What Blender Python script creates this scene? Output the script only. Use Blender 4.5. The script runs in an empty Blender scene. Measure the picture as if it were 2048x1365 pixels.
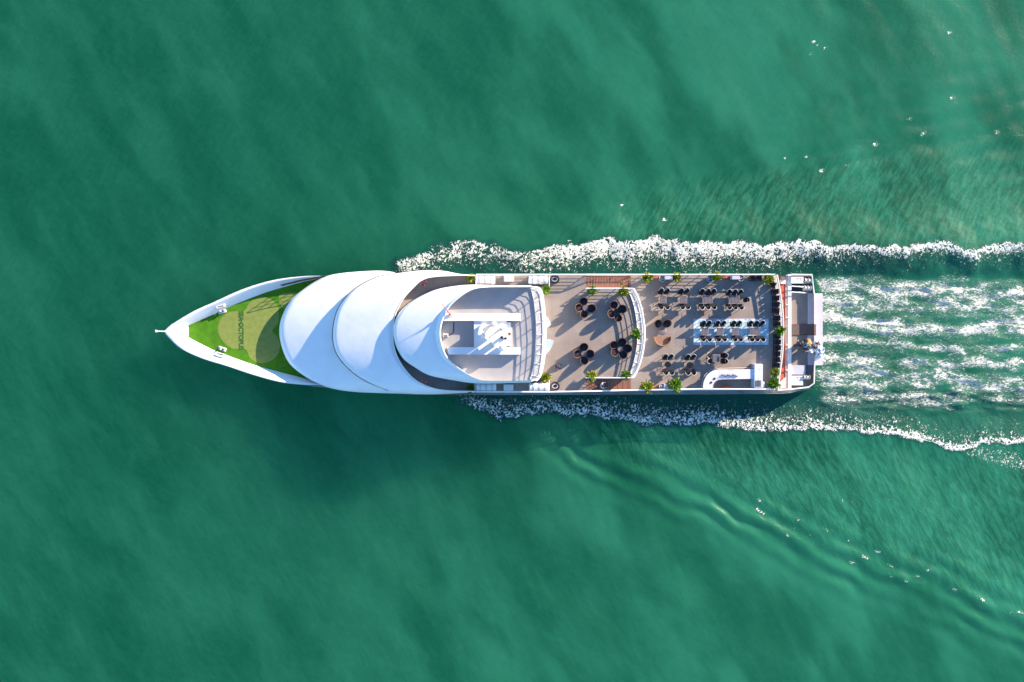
import bpy, bmesh, math, random
import numpy as np
from mathutils import Vector, Matrix
random.seed(7)
rng = np.random.default_rng(11)
R = math.radians
sc = bpy.context.scene
col = sc.collection
# ------------------------------------------------------------------ camera, light, exposure
CAMZ, F = 93.7, 1500.0            # drone height above the water (m); focal length in photo pixels
SUN_EL, SUN_AZ = 19.0, 35.0       # elevation; direction towards the sun measured from +x counterclockwise
cam = bpy.data.objects.new('camera', bpy.data.cameras.new('camera'))
col.objects.link(cam); sc.camera = cam
cam.location = (0, 0, CAMZ); cam.rotation_euler = (0, 0, 0)
cam.data.sensor_width = 36; cam.data.lens = 36 * F / 2048
cam.data.clip_end = 8000
w = bpy.data.worlds.new('World'); sc.world = w; w.use_nodes = True
nt = w.node_tree; bg = nt.nodes['Background']
sky = nt.nodes.new('ShaderNodeTexSky'); sky.sky_type = 'NISHITA'; sky.sun_disc = False
sky.sun_elevation = R(SUN_EL); sky.sun_rotation = R(90 - SUN_AZ)
sky.air_density = 1.0; sky.dust_density = 0.0; sky.ozone_density = 4.0
wb = nt.nodes.new('ShaderNodeMix'); wb.data_type = 'RGBA'; wb.blend_type = 'MULTIPLY'; wb.inputs[0].default_value = 1   # white balance of the photograph
nt.links.new(sky.outputs[0], wb.inputs[6]); wb.inputs[7].default_value = (0.92, 1.03, 1.10, 1)
nt.links.new(wb.outputs[2], bg.inputs[0]); bg.inputs[1].default_value = 0.125
sl = bpy.data.lights.new('sun', 'SUN'); sl.energy = 5.0; sl.angle = R(0.5); sl.color = (1.0, 0.80, 0.62)
so = bpy.data.objects.new('sun', sl); col.objects.link(so)
sd = Vector((math.cos(R(SUN_AZ)) * math.cos(R(SUN_EL)), math.sin(R(SUN_AZ)) * math.cos(R(SUN_EL)), math.sin(R(SUN_EL))))
so.rotation_euler = sd.to_track_quat('Z', 'Y').to_euler(); so.location = sd * 200
sc.view_settings.view_transform = 'Standard'; sc.view_settings.look = 'None'
sc.view_settings.exposure = 1.40; sc.view_settings.gamma = 1
sc.view_settings.use_curve_mapping = False

sc.cycles.max_bounces = 6; sc.cycles.diffuse_bounces = 3; sc.cycles.glossy_bounces = 2; sc.cycles.caustics_reflective = False
# ------------------------------------------------------------------ helpers
def at(px, py, z=0.0):            # place measured on the photograph -> metres, at its real height z
    k = (CAMZ - z) / F
    return Vector(((px - 1024) * k, -(py - 682.5) * k, z))

def smooth(pts, n):               # Catmull-Rom through pts, resampled evenly to n points
    P = [np.array(p, float) for p in pts]
    P = [2 * P[0] - P[1]] + P + [2 * P[-1] - P[-2]]
    out = []
    for i in range(1, len(P) - 2):
        for t in np.linspace(0, 1, 12, endpoint=False):
            a, b, c, d = P[i - 1], P[i], P[i + 1], P[i + 2]
            out.append(0.5 * ((2 * b) + (c - a) * t + (2 * a - 5 * b + 4 * c - d) * t * t + (3 * b - a - 3 * c + d) * t ** 3))
    out.append(P[-2]); return resample(out, n)

def resample(pts, n):
    A = np.array(pts, float); L = np.r_[0, np.cumsum(np.linalg.norm(np.diff(A, axis=0), axis=1))]
    s = np.linspace(0, L[-1], n)
    return np.stack([np.interp(s, L, A[:, k]) for k in range(A.shape[1])], 1)

class MB:
    def __init__(s): s.v = []; s.f = []
    def add(s, vs, fs):
        o = len(s.v); s.v += [tuple(v) for v in vs]; s.f += [tuple(i + o for i in f) for f in fs]; return s
    def box(s, x0, y0, z0, x1, y1, z1, rot=0, piv=None, b=0):
        vs = [(x0, y0, z0), (x1, y0, z0), (x1, y1, z0), (x0, y1, z0), (x0, y0, z1), (x1, y0, z1), (x1, y1, z1), (x0, y1, z1)]
        if b:    # small chamfer on the top edges
            vs = vs[:4] + [(x0, y0, z1 - b), (x1, y0, z1 - b), (x1, y1, z1 - b), (x0, y1, z1 - b)] + [(x0 + b, y0 + b, z1), (x1 - b, y0 + b, z1), (x1 - b, y1 - b, z1), (x0 + b, y1 - b, z1)]
        if rot:
            cx, cy = piv or ((x0 + x1) / 2, (y0 + y1) / 2); c, n = math.cos(rot), math.sin(rot)
            vs = [(cx + (x - cx) * c - (y - cy) * n, cy + (x - cx) * n + (y - cy) * c, z) for x, y, z in vs]
        fs = [(0, 3, 2, 1)]
        for k in range(0, len(vs) - 4, 4):
            fs += [(k + i, k + (i + 1) % 4, k + 4 + (i + 1) % 4, k + 4 + i) for i in range(4)]
        k = len(vs) - 4; fs.append((k, k + 1, k + 2, k + 3))
        return s.add(vs, fs)
    def prism(s, poly, z0, z1, b=0):
        n = len(poly)
        A = sum(poly[i][0] * poly[(i + 1) % n][1] - poly[(i + 1) % n][0] * poly[i][1] for i in range(n))
        if A < 0: poly = list(poly)[::-1]
        vs = [(p[0], p[1], z0) for p in poly] + [(p[0], p[1], z1) for p in poly]
        fs = [tuple(range(n))[::-1], tuple(range(n, 2 * n))] + [(i, (i + 1) % n, n + (i + 1) % n, n + i) for i in range(n)]
        return s.add(vs, fs)
    def tube(s, pts, r, n=6, closed=False, cap=True):
        pts = [Vector(p) for p in pts]; N = len(pts); rings = []
        rr = r if hasattr(r, '__len__') else [r] * N
        for i, p in enumerate(pts):
            a = pts[(i - 1) % N] if (closed or i) else p; b = pts[(i + 1) % N] if (closed or i < N - 1) else p
            d = (b - a).normalized(); u = d.cross(Vector((0, 0, 1)))
            if u.length < 1e-3: u = Vector((1, 0, 0))
            u.normalize(); v = u.cross(d)
            rings.append([p + (u * math.cos(t) + v * math.sin(t)) * rr[i] for t in [2 * math.pi * k / n for k in range(n)]])
        vs = [q for ring in rings for q in ring]; fs = []
        for i in range(N if closed else N - 1):
            j = (i + 1) % N
            fs += [(i * n + k, j * n + k, j * n + (k + 1) % n, i * n + (k + 1) % n) for k in range(n)]
        if cap and not closed: fs += [tuple(range(n)), tuple(range((N - 1) * n, N * n))[::-1]]
        return s.add(vs, fs)
    def grid(s, rows, closed=False):
        m, n = len(rows), len(rows[0]); vs = [p for r_ in rows for p in r_]; fs = []
        for i in range(m - 1):
            for k in range(n if closed else n - 1):
                fs.append((i * n + k, i * n + (k + 1) % n, (i + 1) * n + (k + 1) % n, (i + 1) * n + k))
        return s.add(vs, fs)
    def lathe(s, prof, cx=0, cy=0, n=16, cap=True):
        rows = [[(cx + r * math.cos(2 * math.pi * k / n), cy + r * math.sin(2 * math.pi * k / n), z) for k in range(n)] for r, z in prof]
        o = len(s.v); s.grid(rows, True)
        if cap: s.f.append(tuple(range(o, o + n))[::-1]); s.f.append(tuple(range(o + (len(rows) - 1) * n, o + len(rows) * n)))
        return s
    def mesh(s, name, mat=None, sm=False):
        me = bpy.data.meshes.new(name); me.from_pydata(s.v, [], s.f); me.validate()
        bm = bmesh.new(); bm.from_mesh(me); bmesh.ops.recalc_face_normals(bm, faces=bm.faces); bm.to_mesh(me); bm.free()
        if mat: me.materials.append(mat)
        if sm:
            me.polygons.foreach_set('use_smooth', [True] * len(me.polygons))
            if sm != 'all':
                try: me.set_sharp_from_angle(angle=R(40))
                except Exception: pass
        return me
    def build(s, name, mat, parent=None, sm=False, **kw):
        return link(name, s.mesh(name, mat, sm), parent, **kw)

def link(name, me, parent=None, **kw):
    o = bpy.data.objects.new(name, me); col.objects.link(o)
    if parent: o.parent = parent
    for k, v in kw.items(): o[k] = v
    return o
def thing(name, label, cat, loc=(0, 0, 0), rz=0, group=None, me=None):
    o = bpy.data.objects.new(name, me); col.objects.link(o); o.location = loc; o.rotation_euler = (0, 0, rz)
    o['label'] = label; o['category'] = cat
    if group: o['group'] = group
    return o
def dup(root, loc, rz, label, group=None, s=1.0):
    def cp(o, par):
        c = o.copy(); col.objects.link(c); c.parent = par
        for ch in kids.get(o, []): cp(ch, c)
        return c
    kids = {}
    for ch in root.children_recursive: kids.setdefault(ch.parent, []).append(ch)
    c = cp(root, None); c.location = loc; c.rotation_euler = (0, 0, rz); c.scale = (s, s, s); c['label'] = label
    if group: c['group'] = group
    return c

# ------------------------------------------------------------------ materials
def mat(name, base, rough=0.6, var=0.0, scale=1.0, bump=0.0, bscale=20.0, spec=0.5, metal=0.0, rnd=0.0, col2=None, stretch=None, detail=4, lo=0.35, hi=0.65):
    m = bpy.data.materials.new(name); m.use_nodes = True; t = m.node_tree; N = t.nodes; L = t.links
    p = N['Principled BSDF']; p.inputs['Roughness'].default_value = rough; p.inputs['Metallic'].default_value = metal
    p.inputs['Specular IOR Level'].default_value = spec
    c = (*base, 1)
    tc = N.new('ShaderNodeTexCoord'); mp = N.new('ShaderNodeMapping'); L.new(tc.outputs['Object'], mp.inputs[0])
    if stretch: mp.inputs['Scale'].default_value = stretch
    last = None
    if col2 or var:
        no = N.new('ShaderNodeTexNoise'); no.inputs['Scale'].default_value = scale; no.inputs['Detail'].default_value = detail
        L.new(mp.outputs[0], no.inputs[0])
        mr = N.new('ShaderNodeMapRange'); mr.inputs[1].default_value = lo; mr.inputs[2].default_value = hi
        L.new(no.outputs[0], mr.inputs[0])
        mx = N.new('ShaderNodeMix'); mx.data_type = 'RGBA'; L.new(mr.outputs[0], mx.inputs[0])
        mx.inputs[6].default_value = c; mx.inputs[7].default_value = (*(col2 or [v * (1 - var) for v in base]), 1)
        last = mx.outputs[2]
    if rnd:
        oi = N.new('ShaderNodeObjectInfo'); mr = N.new('ShaderNodeMapRange'); mr.inputs[3].default_value = 1 - rnd; mr.inputs[4].default_value = 1 + rnd
        L.new(oi.outputs['Random'], mr.inputs[0])
        mm = N.new('ShaderNodeVectorMath'); mm.operation = 'SCALE'
        if last: L.new(last, mm.inputs[0])
        else: mm.inputs[0].default_value = base
        L.new(mr.outputs[0], mm.inputs['Scale']); last = mm.outputs[0]
    if last: L.new(last, p.inputs['Base Color'])
    else: p.inputs['Base Color'].default_value = c
    if bump:
        n2 = N.new('ShaderNodeTexNoise'); n2.inputs['Scale'].default_value = bscale; n2.inputs['Detail'].default_value = 3; L.new(mp.outputs[0], n2.inputs[0])
        b = N.new('ShaderNodeBump'); b.inputs['Strength'].default_value = 1; b.inputs['Distance'].default_value = bump
        L.new(n2.outputs[0], b.inputs['Height']); L.new(b.outputs[0], p.inputs['Normal'])
    return m
M = dict(
 white=mat('white_paint', (0.80, 0.80, 0.79), 0.45, var=0.10, scale=0.35, lo=0.45, hi=0.8),
 shell=mat('shell_paint', (0.84, 0.84, 0.83), 0.38, var=0.10, scale=0.5, bump=0.02, bscale=0.8, lo=0.45, hi=0.85, detail=8),
 rail=mat('rail_paint', (0.82, 0.80, 0.76), 0.4),
 cream=mat('cream_paint', (0.74, 0.68, 0.58), 0.5, var=0.12, scale=2),
 hull=mat('hull_paint', (0.62, 0.64, 0.60), 0.5, col2=(0.30, 0.34, 0.28), scale=0.8, lo=0.5, hi=0.8),
 antifoul=mat('boot_paint', (0.05, 0.08, 0.10), 0.6),
 deck=mat('deck_composite', (0.31, 0.26, 0.222), 0.75, var=0.24, scale=0.7, bump=0.003, bscale=30, rnd=0.035, lo=0.3, hi=0.7, detail=6),
 deck_low=mat('deck_stern', (0.29, 0.24, 0.20), 0.8, var=0.15, scale=1.0),
 fly=mat('fly_deck_paint', (0.345, 0.345, 0.35), 0.7, var=0.12, scale=0.6, rnd=0.03, detail=7),
 turf=mat('artificial_turf', (0.085, 0.25, 0.012), 0.95, col2=(0.055, 0.18, 0.010), scale=1.6, bump=0.03, bscale=60, spec=0.15, detail=8, lo=0.3, hi=0.7),
 pale=mat('pale_turf', (0.235, 0.29, 0.07), 0.95, col2=(0.195, 0.245, 0.055), scale=2.0, bump=0.02, bscale=60, spec=0.15, detail=6),
 ink=mat('lettering_turf', (0.03, 0.11, 0.015), 0.95),
 wood=mat('stair_wood', (0.30, 0.13, 0.085), 0.6, col2=(0.19, 0.08, 0.055), scale=1.5, stretch=(6, 1, 1), rnd=0.10),
 dark=mat('dark_frame', (0.02, 0.018, 0.02), 0.5),
 wick=mat('dark_wicker', (0.030, 0.020, 0.020), 0.55, col2=(0.012, 0.009, 0.010), scale=25, bump=0.01, bscale=60, rnd=0.25),
 podw=mat('copper_wicker', (0.16, 0.085, 0.055), 0.6, col2=(0.07, 0.035, 0.025), scale=18, bump=0.01, bscale=50, rnd=0.2),
 podin=mat('pod_lining', (0.055, 0.034, 0.034), 0.7, col2=(0.028, 0.018, 0.020), scale=20, bump=0.01, bscale=50),
 tan=mat('tan_wicker', (0.36, 0.20, 0.12), 0.6, col2=(0.22, 0.11, 0.07), scale=14, bump=0.01, bscale=50),
 cush=mat('dark_cushion', (0.060, 0.040, 0.050), 0.9, var=0.4, scale=6),
 cushb=mat('brown_cushion', (0.15, 0.085, 0.065), 0.9, var=0.4, scale=8),
 steel=mat('pale_frame', (0.55, 0.53, 0.50), 0.35),
 chrome=mat('brushed_steel', (0.45, 0.45, 0.46), 0.3, metal=0.9),
 ttop=mat('table_glass', (0.09, 0.08, 0.09), 0.12, col2=(0.20, 0.165, 0.165), scale=3),
 ttopg=mat('grey_table', (0.20, 0.165, 0.165), 0.4, var=0.2, scale=6),
 ttopb=mat('black_table', (0.010, 0.009, 0.012), 0.35),
 ttopn=mat('brown_table', (0.26, 0.17, 0.135), 0.5, var=0.2, scale=8),
 leafy=mat('leaf_yellow', (0.40, 0.38, 0.02), 0.5, col2=(0.16, 0.26, 0.015), scale=5, lo=0.4, hi=0.6),
 leafg=mat('leaf_green', (0.10, 0.26, 0.015), 0.5, col2=(0.34, 0.36, 0.02), scale=5, lo=0.45, hi=0.7),
 leafd=mat('leaf_dark', (0.05, 0.14, 0.02), 0.5, col2=(0.14, 0.24, 0.02), scale=5),
 bark=mat('stem_bark', (0.12, 0.08, 0.05), 0.9),
 pot=mat('planter_white', (0.62, 0.60, 0.58), 0.5),
 soil=mat('soil', (0.05, 0.035, 0.025), 1),
 red=mat('life_ring_red', (0.55, 0.03, 0.025), 0.5),
 orange=mat('orange_paint', (0.62, 0.13, 0.045), 0.55, var=0.3, scale=4),
 redd=mat('red_lower_deck', (0.58, 0.11, 0.05), 0.6, col2=(0.42, 0.09, 0.05), scale=1.2),
 pink=mat('pink_gangway', (0.62, 0.42, 0.36), 0.6, var=0.15, scale=2),
 lilac=mat('lilac_panel', (0.52, 0.52, 0.58), 0.5, var=0.08, scale=2),
 plat=mat('stern_platform', (0.56, 0.54, 0.60), 0.55, var=0.10, scale=0.8, detail=6),
 mat_b=mat('brown_mat', (0.155, 0.115, 0.10), 0.95, var=0.25, scale=6, stretch=(1, 5, 1)),
 marble=mat('bar_top', (0.66, 0.67, 0.72), 0.3, col2=(0.50, 0.53, 0.60), scale=1.5, detail=8, lo=0.5, hi=0.7),
 bluep=mat('blue_panel', (0.20, 0.45, 0.55), 0.3, col2=(0.55, 0.62, 0.62), scale=1.3),
 skin=mat('skin', (0.45, 0.27, 0.19), 0.6), hair=mat('hair_black', (0.015, 0.012, 0.012), 0.6),
 hairo=mat('hair_ginger', (0.50, 0.24, 0.08), 0.6),
 navy=mat('navy_cloth', (0.02, 0.025, 0.05), 0.9), clw=mat('white_cloth', (0.62, 0.60, 0.62), 0.9), cll=mat('lavender_cloth', (0.50, 0.44, 0.58), 0.9),
 clo=mat('orange_cloth', (0.55, 0.28, 0.10), 0.9), clt=mat('teal_cloth', (0.10, 0.28, 0.34), 0.9), clg=mat('grey_cloth', (0.12, 0.13, 0.16), 0.9),
 tarp=mat('pale_blue_sheet', (0.45, 0.56, 0.70), 0.55, col2=(0.65, 0.70, 0.76), scale=3, bump=0.05, bscale=7),
)
def rug_mat():
    m = mat('rug_print', (0.62, 0.72, 0.76), 0.95); t = m.node_tree; N = t.nodes; L = t.links; p = N['Principled BSDF']
    tc = N.new('ShaderNodeTexCoord')
    n1 = N.new('ShaderNodeTexNoise'); n1.inputs['Scale'].default_value = 1.5; n1.inputs['Detail'].default_value = 10; n1.inputs['Roughness'].default_value = 0.75; n1.inputs['Distortion'].default_value = 0.8
    mp = N.new('ShaderNodeMapping'); mp.inputs['Scale'].default_value = (1.6, 1, 1); L.new(tc.outputs['Object'], mp.inputs[0]); L.new(mp.outputs[0], n1.inputs[0])
    r = N.new('ShaderNodeValToRGB'); L.new(n1.outputs[0], r.inputs[0]); e = r.color_ramp.elements
    e[0].position = 0.33; e[0].color = (0.05, 0.24, 0.38, 1); e[1].position = 0.54; e[1].color = (0.66, 0.74, 0.76, 1)
    k = e.new(0.42); k.color = (0.22, 0.50, 0.62, 1)
    L.new(r.outputs[0], p.inputs['Base Color']); return m
M['rug'] = rug_mat()

# ------------------------------------------------------------------ water
def perl(x, y, seed=0):
    r_ = np.random.default_rng(seed); P = r_.permutation(512); G = r_.uniform(0, 2 * np.pi, 512)
    xi = np.floor(x).astype(int); yi = np.floor(y).astype(int); xf = x - xi; yf = y - yi
    def g(i, j, dx, dy):
        a = G[(P[(i & 511)] + j) & 511]; return np.cos(a) * dx + np.sin(a) * dy
    u = xf ** 3 * (xf * (xf * 6 - 15) + 10); v = yf ** 3 * (yf * (yf * 6 - 15) + 10)
    a = g(xi, yi, xf, yf); b = g(xi + 1, yi, xf - 1, yf); c = g(xi, yi + 1, xf, yf - 1); d = g(xi + 1, yi + 1, xf - 1, yf - 1)
    return ((a * (1 - u) + b * u) * (1 - v) + (c * (1 - u) + d * u) * v) * 1.5
def fbm(x, y, seed=0, o=4):
    s = 0; a = 1
    for k in range(o): s = s + a * perl(x * 2 ** k + 13.7 * k, y * 2 ** k - 7.1 * k, seed + k); a *= 0.5
    return s
def sst(a, b, x): t = np.clip((x - a) / (b - a), 0, 1); return t * t * (3 - 2 * t)

CRU = np.array([(760, 534), (790, 524), (830, 515), (860, 500), (900, 490), (950, 485), (990, 490), (1020, 503), (1055, 508), (1100, 497), (1150, 491), (1190, 486), (1215, 480), (1260, 490), (1285, 482), (1310, 474), (1345, 483), (1365, 490), (1400, 488), (1440, 490), (1480, 486), (1520, 496), (1560, 488), (1590, 484), (1625, 490), (1650, 496), (1700, 492), (1740, 497), (1800, 497), (1860, 487), (1890, 489), (1920, 500), (1945, 504), (1965, 494), (2010, 490), (2048, 487), (2300, 480)], float)
CRL = np.array([(900, 800), (935, 806), (965, 822), (1000, 838), (1030, 832), (1070, 826), (1100, 822), (1130, 830), (1190, 830), (1230, 838), (1290, 846), (1340, 850), (1390, 846), (1450, 852), (1500, 860), (1560, 862), (1620, 856), (1660, 860), (1700, 860), (1740, 866), (1790, 868), (1830, 876), (1870, 888), (1900, 898), (1945, 898), (1960, 884), (2048, 886), (2300, 900)], float)
ENV = np.array([(960, 838), (1050, 862), (1120, 895), (1200, 935), (1300, 968), (1420, 1005), (1560, 1078), (1680, 1130), (1830, 1185), (2048, 1262), (2400, 1400)], float)
ENU = np.array([(1060, 448), (1200, 385), (1300, 345), (1500, 305), (1750, 270), (2048, 252), (2400, 240)], float)
def band(px, py, pts, wd):
    p = np.array(pts, float); c = np.interp(px, p[:, 0], p[:, 1]); W = np.interp(px, p[:, 0], wd if hasattr(wd, '__len__') else [wd] * len(p))
    return np.exp(-((py - c) / W) ** 2) * sst(p[0, 0] - 8, p[0, 0] + 8, px) * (1 - sst(p[-1, 0] - 25, p[-1, 0] + 5, px))

def water():
    def axis(lo, hi, st):
        c = list(np.arange(lo, hi + st / 2, st)); a, b = [], []
        x, s = hi, st
        while x < 3500: s *= 1.35; x += s; b.append(x)
        x, s = lo, st
        while x > -3500: s *= 1.35; x -= s; a.append(x)
        return np.array(a[::-1] + c + b)
    xs = axis(-74, 76, 0.2); ys = axis(-52, 52, 0.2)
    X, Y = np.meshgrid(xs, ys); px = 1024 + X * F / CAMZ; py = 682.5 - Y * F / CAMZ
    near = np.exp(-np.maximum(0, np.hypot(X, Y) - 90) / 60)
    # swell, elongated down to the right
    th = R(-57); u = X * math.cos(th) + Y * math.sin(th); v = -X * math.sin(th) + Y * math.cos(th)
    wob = fbm(X / 45, Y / 45, 3, 2) * 3.5
    Z = 0.13 * fbm(u / 12, (v + wob) / 4.6, 21, 2) + 0.02 * fbm(u / 4, (v + wob) / 1.9, 31, 2) + 0.10 * fbm(X / 14, Y / 9, 41, 3)
    calm = 1
    # foam
    j = fbm(px / 26, py / 26, 5, 3) * 6
    cu = np.interp(px, CRU[:, 0], CRU[:, 1]) + j * 0.8
    d = py - cu
    on = sst(770, 800, px); top = sst(-7, 3, d)
    inner = np.interp(px, [760, 830, 900, 1000, 1060, 1100, 1300, 1560, 1640, 1750, 2048], [.50, .66, .68, .60, .58, .74, .76, .68, .50, .38, .40])
    core = np.interp(px, [760, 850, 1000, 1060, 1130, 2048], [.5, .62, .56, .56, .90, .92])
    width = np.interp(px, [760, 1060, 1150, 1600, 1700, 2048], [10, 14, 20, 17, 12, 13])
    foamU = on * top * (core * np.exp(-(d / width) ** 2) + inner * np.exp(-(np.maximum(0, d - 4) / np.interp(px, [800, 1500, 1700], [40, 50, 38])) ** 2) * (1 - np.exp(-(d / width) ** 2)))
    foamU *= 1 - 0.8 * sst(546, 560, py)
    foamU *= 1 - sst(0.1, 0.5, fbm(px / 45, py / 30, 77, 2)) * np.where(px < 1080, .35, 0.05)
    cl = np.interp(px, CRL[:, 0], CRL[:, 1]) + j * 0.8
    dl = cl - py
    onl = sst(890, 940, px); bot = sst(-7, 3, dl)
    corel = np.interp(px, [900, 1000, 1400, 1600, 1800, 2048], [.62, .62, .66, .72, .88, .98])
    foamL = onl * bot * (corel * np.exp(-(dl / 10) ** 2) + np.interp(px, [900, 1500, 1700, 2048], [.58, .62, .42, .30]) * np.exp(-(np.maximum(0, dl - 5) / 38) ** 2) * (1 - np.exp(-(dl / 10) ** 2)))
    foamL *= sst(776, 800, py)
    gap = band(px, py, [(1930, 910), (1960, 905), (2000, 915), (2048, 925), (2200, 930)], [8, 16, 20, 20, 20])
    foamL = np.maximum(foamL, 0.45 * gap)
    # turbulent wake behind the stern
    n1 = fbm(px / 55, py / 16, 51, 4); wv = fbm(px / 60, py / 60, 61, 2) * 8
    P = py + wv
    wk = .62 * band(px, P, [(1630, 566), (1800, 574), (1950, 585), (2048, 592), (2300, 600)], [15, 20, 22, 22, 24])
    wk = np.maximum(wk, .50 * band(px, P, [(1640, 606), (1780, 604), (1900, 612), (2048, 620), (2300, 625)], [24, 20, 14, 16, 16]))
    wk = np.maximum(wk, .84 * band(px, P, [(1640, 636), (1720, 645), (1800, 656), (1890, 662), (1930, 658), (2048, 648), (2300, 640)], [13, 14, 13, 12, 14, 18, 20]))
    wk = np.maximum(wk, .60 * band(px, P, [(1640, 676), (1700, 680), (1790, 688), (1880, 693), (1935, 705), (2048, 690)], [7, 7, 6, 6, 6, 8]))
    wk = np.maximum(wk, .55 * band(px, P, [(1625, 716), (1720, 722), (1830, 728), (1950, 728), (2048, 722), (2300, 720)], [12, 12, 10, 10, 12, 12]))
    wk = np.maximum(wk, .52 * band(px, P, [(1625, 756), (1720, 760), (1830, 756), (1950, 770), (2048, 775), (2300, 780)], [16, 18, 18, 20, 18, 18]))
    wk = np.maximum(wk, .42 * band(px, P, [(1640, 800), (1750, 790), (1850, 800), (1960, 800), (2300, 800)], [6, 12, 14, 12, 12]))
    calmz = sst(1630, 1660, px) * sst(548, 570, py) * (1 - sst(800, 840, py))
    wk = np.clip(wk * .80 + .24 * calmz + .22 * calmz * np.exp(-((px - 1640) / 60) ** 2) + 0.42 * n1 * sst(0.0, .3, wk + .1 * calmz), 0, 1)
    # scattered flecks
    fl = .10 * sst(.05, .5, fbm(px / 40, py / 22, 71, 2)) * band(px, py, [(1250, 925), (1450, 955), (1600, 990), (1800, 1010), (2300, 1090)], [20, 40, 45, 55, 60])
    fl = fl + .09 * sst(.1, .5, fbm(px / 40, py / 18, 72, 2)) * band(px, py, [(1380, 438), (1480, 430), (1600, 420), (1700, 410)], 16)
    fl = fl + .10 * sst(.1, .5, fbm(px / 34, py / 9, 73, 2)) * band(px, py, [(1680, 288), (1800, 278), (2048, 268), (2300, 260)], 20)
    le = np.interp(px, ENV[:, 0], ENV[:, 1])
    fl = fl + .16 * sst(.1, .5, fbm(px / 30, (py - le) / 9, 74, 2)) * sst(1400, 1500, px) * np.exp(-((py - le + 22) / 16) ** 2)
    for off, ph_ in ((14, 0), (34, 3), (54, 7)):      # small crests breaking on the diverging waves
        fl = fl + .85 * sst(.15, .45, perl(px / 26 + ph_, py * 0 + ph_ * 3.3, 75 + ph_)) * sst(1440, 1520, px) * np.exp(-((py - le + off + 5 * perl(px / 40, py * 0 + ph_, 79)) / 2.2) ** 2)
    for (fx, fy, fr) in ((1627, 84, 2.5), (1650, 97, 2), (1620, 108, 2), (1634, 90, 1.5), (1897, 66, 2.5), (1904, 197, 3), (1819, 239, 2.5), (1243, 411, 2.5), (1137, 484, 2.5), (1326, 442, 3), (1612, 314, 2.5), (1643, 342, 3), (1695, 332, 2.2), (1570, 317, 2), (1750, 290, 3), (1845, 268, 3), (1992, 266, 3)):
        fl = fl + 1.0 * np.exp(-(((px - fx) / (fr * 1.5)) ** 2 + ((py - fy) / fr) ** 2))
    foam = np.clip(np.maximum(np.maximum(foamU, foamL), 0) + fl, 0, 1) * near
    # wave relief: bow wave ridges, kelvin waves, wash
    m = CAMZ / F
    Z += on * near * 1.05 * np.where(d < 0, np.exp(-(d * m / 3.2) ** 2), np.exp(-(d * m / 2.8) ** 2)) * np.interp(px, [760, 1100, 2048], [.5, 1, .9])
    Z += onl * near * .38 * np.where(dl < 0, np.exp(-(dl * m / 1.4) ** 2), np.exp(-(dl * m / 2.2) ** 2))
    for (E, A, sg) in ((ENV, .18, 1), (ENU, .08, -1)):
        c = np.interp(px, E[:, 0], E[:, 1]); dy = (py - c) * m * sg; s = px * m
        ph = dy * 1.0 + s * -0.16 + 0.6 * fbm(px / 80, py / 80, 91, 2)
        env = np.exp(-(dy / np.interp(px, [960, 2048], [2.6, 6.5])) ** 2) * sst(E[0, 0] - 40, E[0, 0] + 150, px)
        Z += near * A * env * np.cos(2 * np.pi * ph / 2.7) * (0.75 + .6 * perl(px / 90, py / 90, 93))
    Z += near * calmz * 0.26 * fbm(X / 3.2, Y / 0.9, 95, 3)
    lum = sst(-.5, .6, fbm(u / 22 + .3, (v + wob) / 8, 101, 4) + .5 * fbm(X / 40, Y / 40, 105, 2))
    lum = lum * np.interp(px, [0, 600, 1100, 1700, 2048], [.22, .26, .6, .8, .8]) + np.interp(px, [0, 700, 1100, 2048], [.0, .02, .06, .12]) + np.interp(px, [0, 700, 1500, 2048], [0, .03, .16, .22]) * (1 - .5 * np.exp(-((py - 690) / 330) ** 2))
    rip = np.clip(sst(0, 90, py - np.interp(px, ENU[:, 0], ENU[:, 1])) * sst(1000, 1350, px) * (1 - sst(500, 560, py))
          + sst(0, 90, np.interp(px, ENV[:, 0], ENV[:, 1]) - py) * sst(950, 1250, px) * sst(800, 850, py) , 0, 1)
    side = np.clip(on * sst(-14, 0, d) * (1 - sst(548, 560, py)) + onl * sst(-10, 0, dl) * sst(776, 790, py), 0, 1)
    kelv = np.clip(np.exp(-((py - le) / 60) ** 2) * sst(960, 1200, px) + .45 * rip, 0, 1)
    soft = np.clip(1.0 - .55 * kelv - .85 * side - .5 * sst(.1, .5, wk), 0.05, 1)
    n, k = X.shape[0], X.shape[1]
    co = np.stack([X, Y, Z * near], -1).reshape(-1, 3).astype(np.float32)
    idx = np.arange(n * k).reshape(n, k)
    q = np.stack([idx[:-1, :-1], idx[:-1, 1:], idx[1:, 1:], idx[1:, :-1]], -1).reshape(-1, 4).astype(np.int32)
    me = bpy.data.meshes.new('sea'); me.vertices.add(len(co)); me.vertices.foreach_set('co', co.ravel())
    me.loops.add(q.size); me.loops.foreach_set('vertex_index', q.ravel()); me.polygons.add(len(q))
    me.polygons.foreach_set('loop_start', np.arange(0, q.size, 4, dtype=np.int32)); me.polygons.foreach_set('use_smooth', np.ones(len(q), bool))
    me.update(calc_edges=True); me.validate()
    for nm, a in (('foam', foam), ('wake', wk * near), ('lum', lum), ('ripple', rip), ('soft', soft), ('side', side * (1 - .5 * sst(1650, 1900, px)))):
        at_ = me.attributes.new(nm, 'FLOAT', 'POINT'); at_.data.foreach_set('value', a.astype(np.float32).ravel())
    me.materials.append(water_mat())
    o = link('sea', me); o['kind'] = 'structure'; return o

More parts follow.
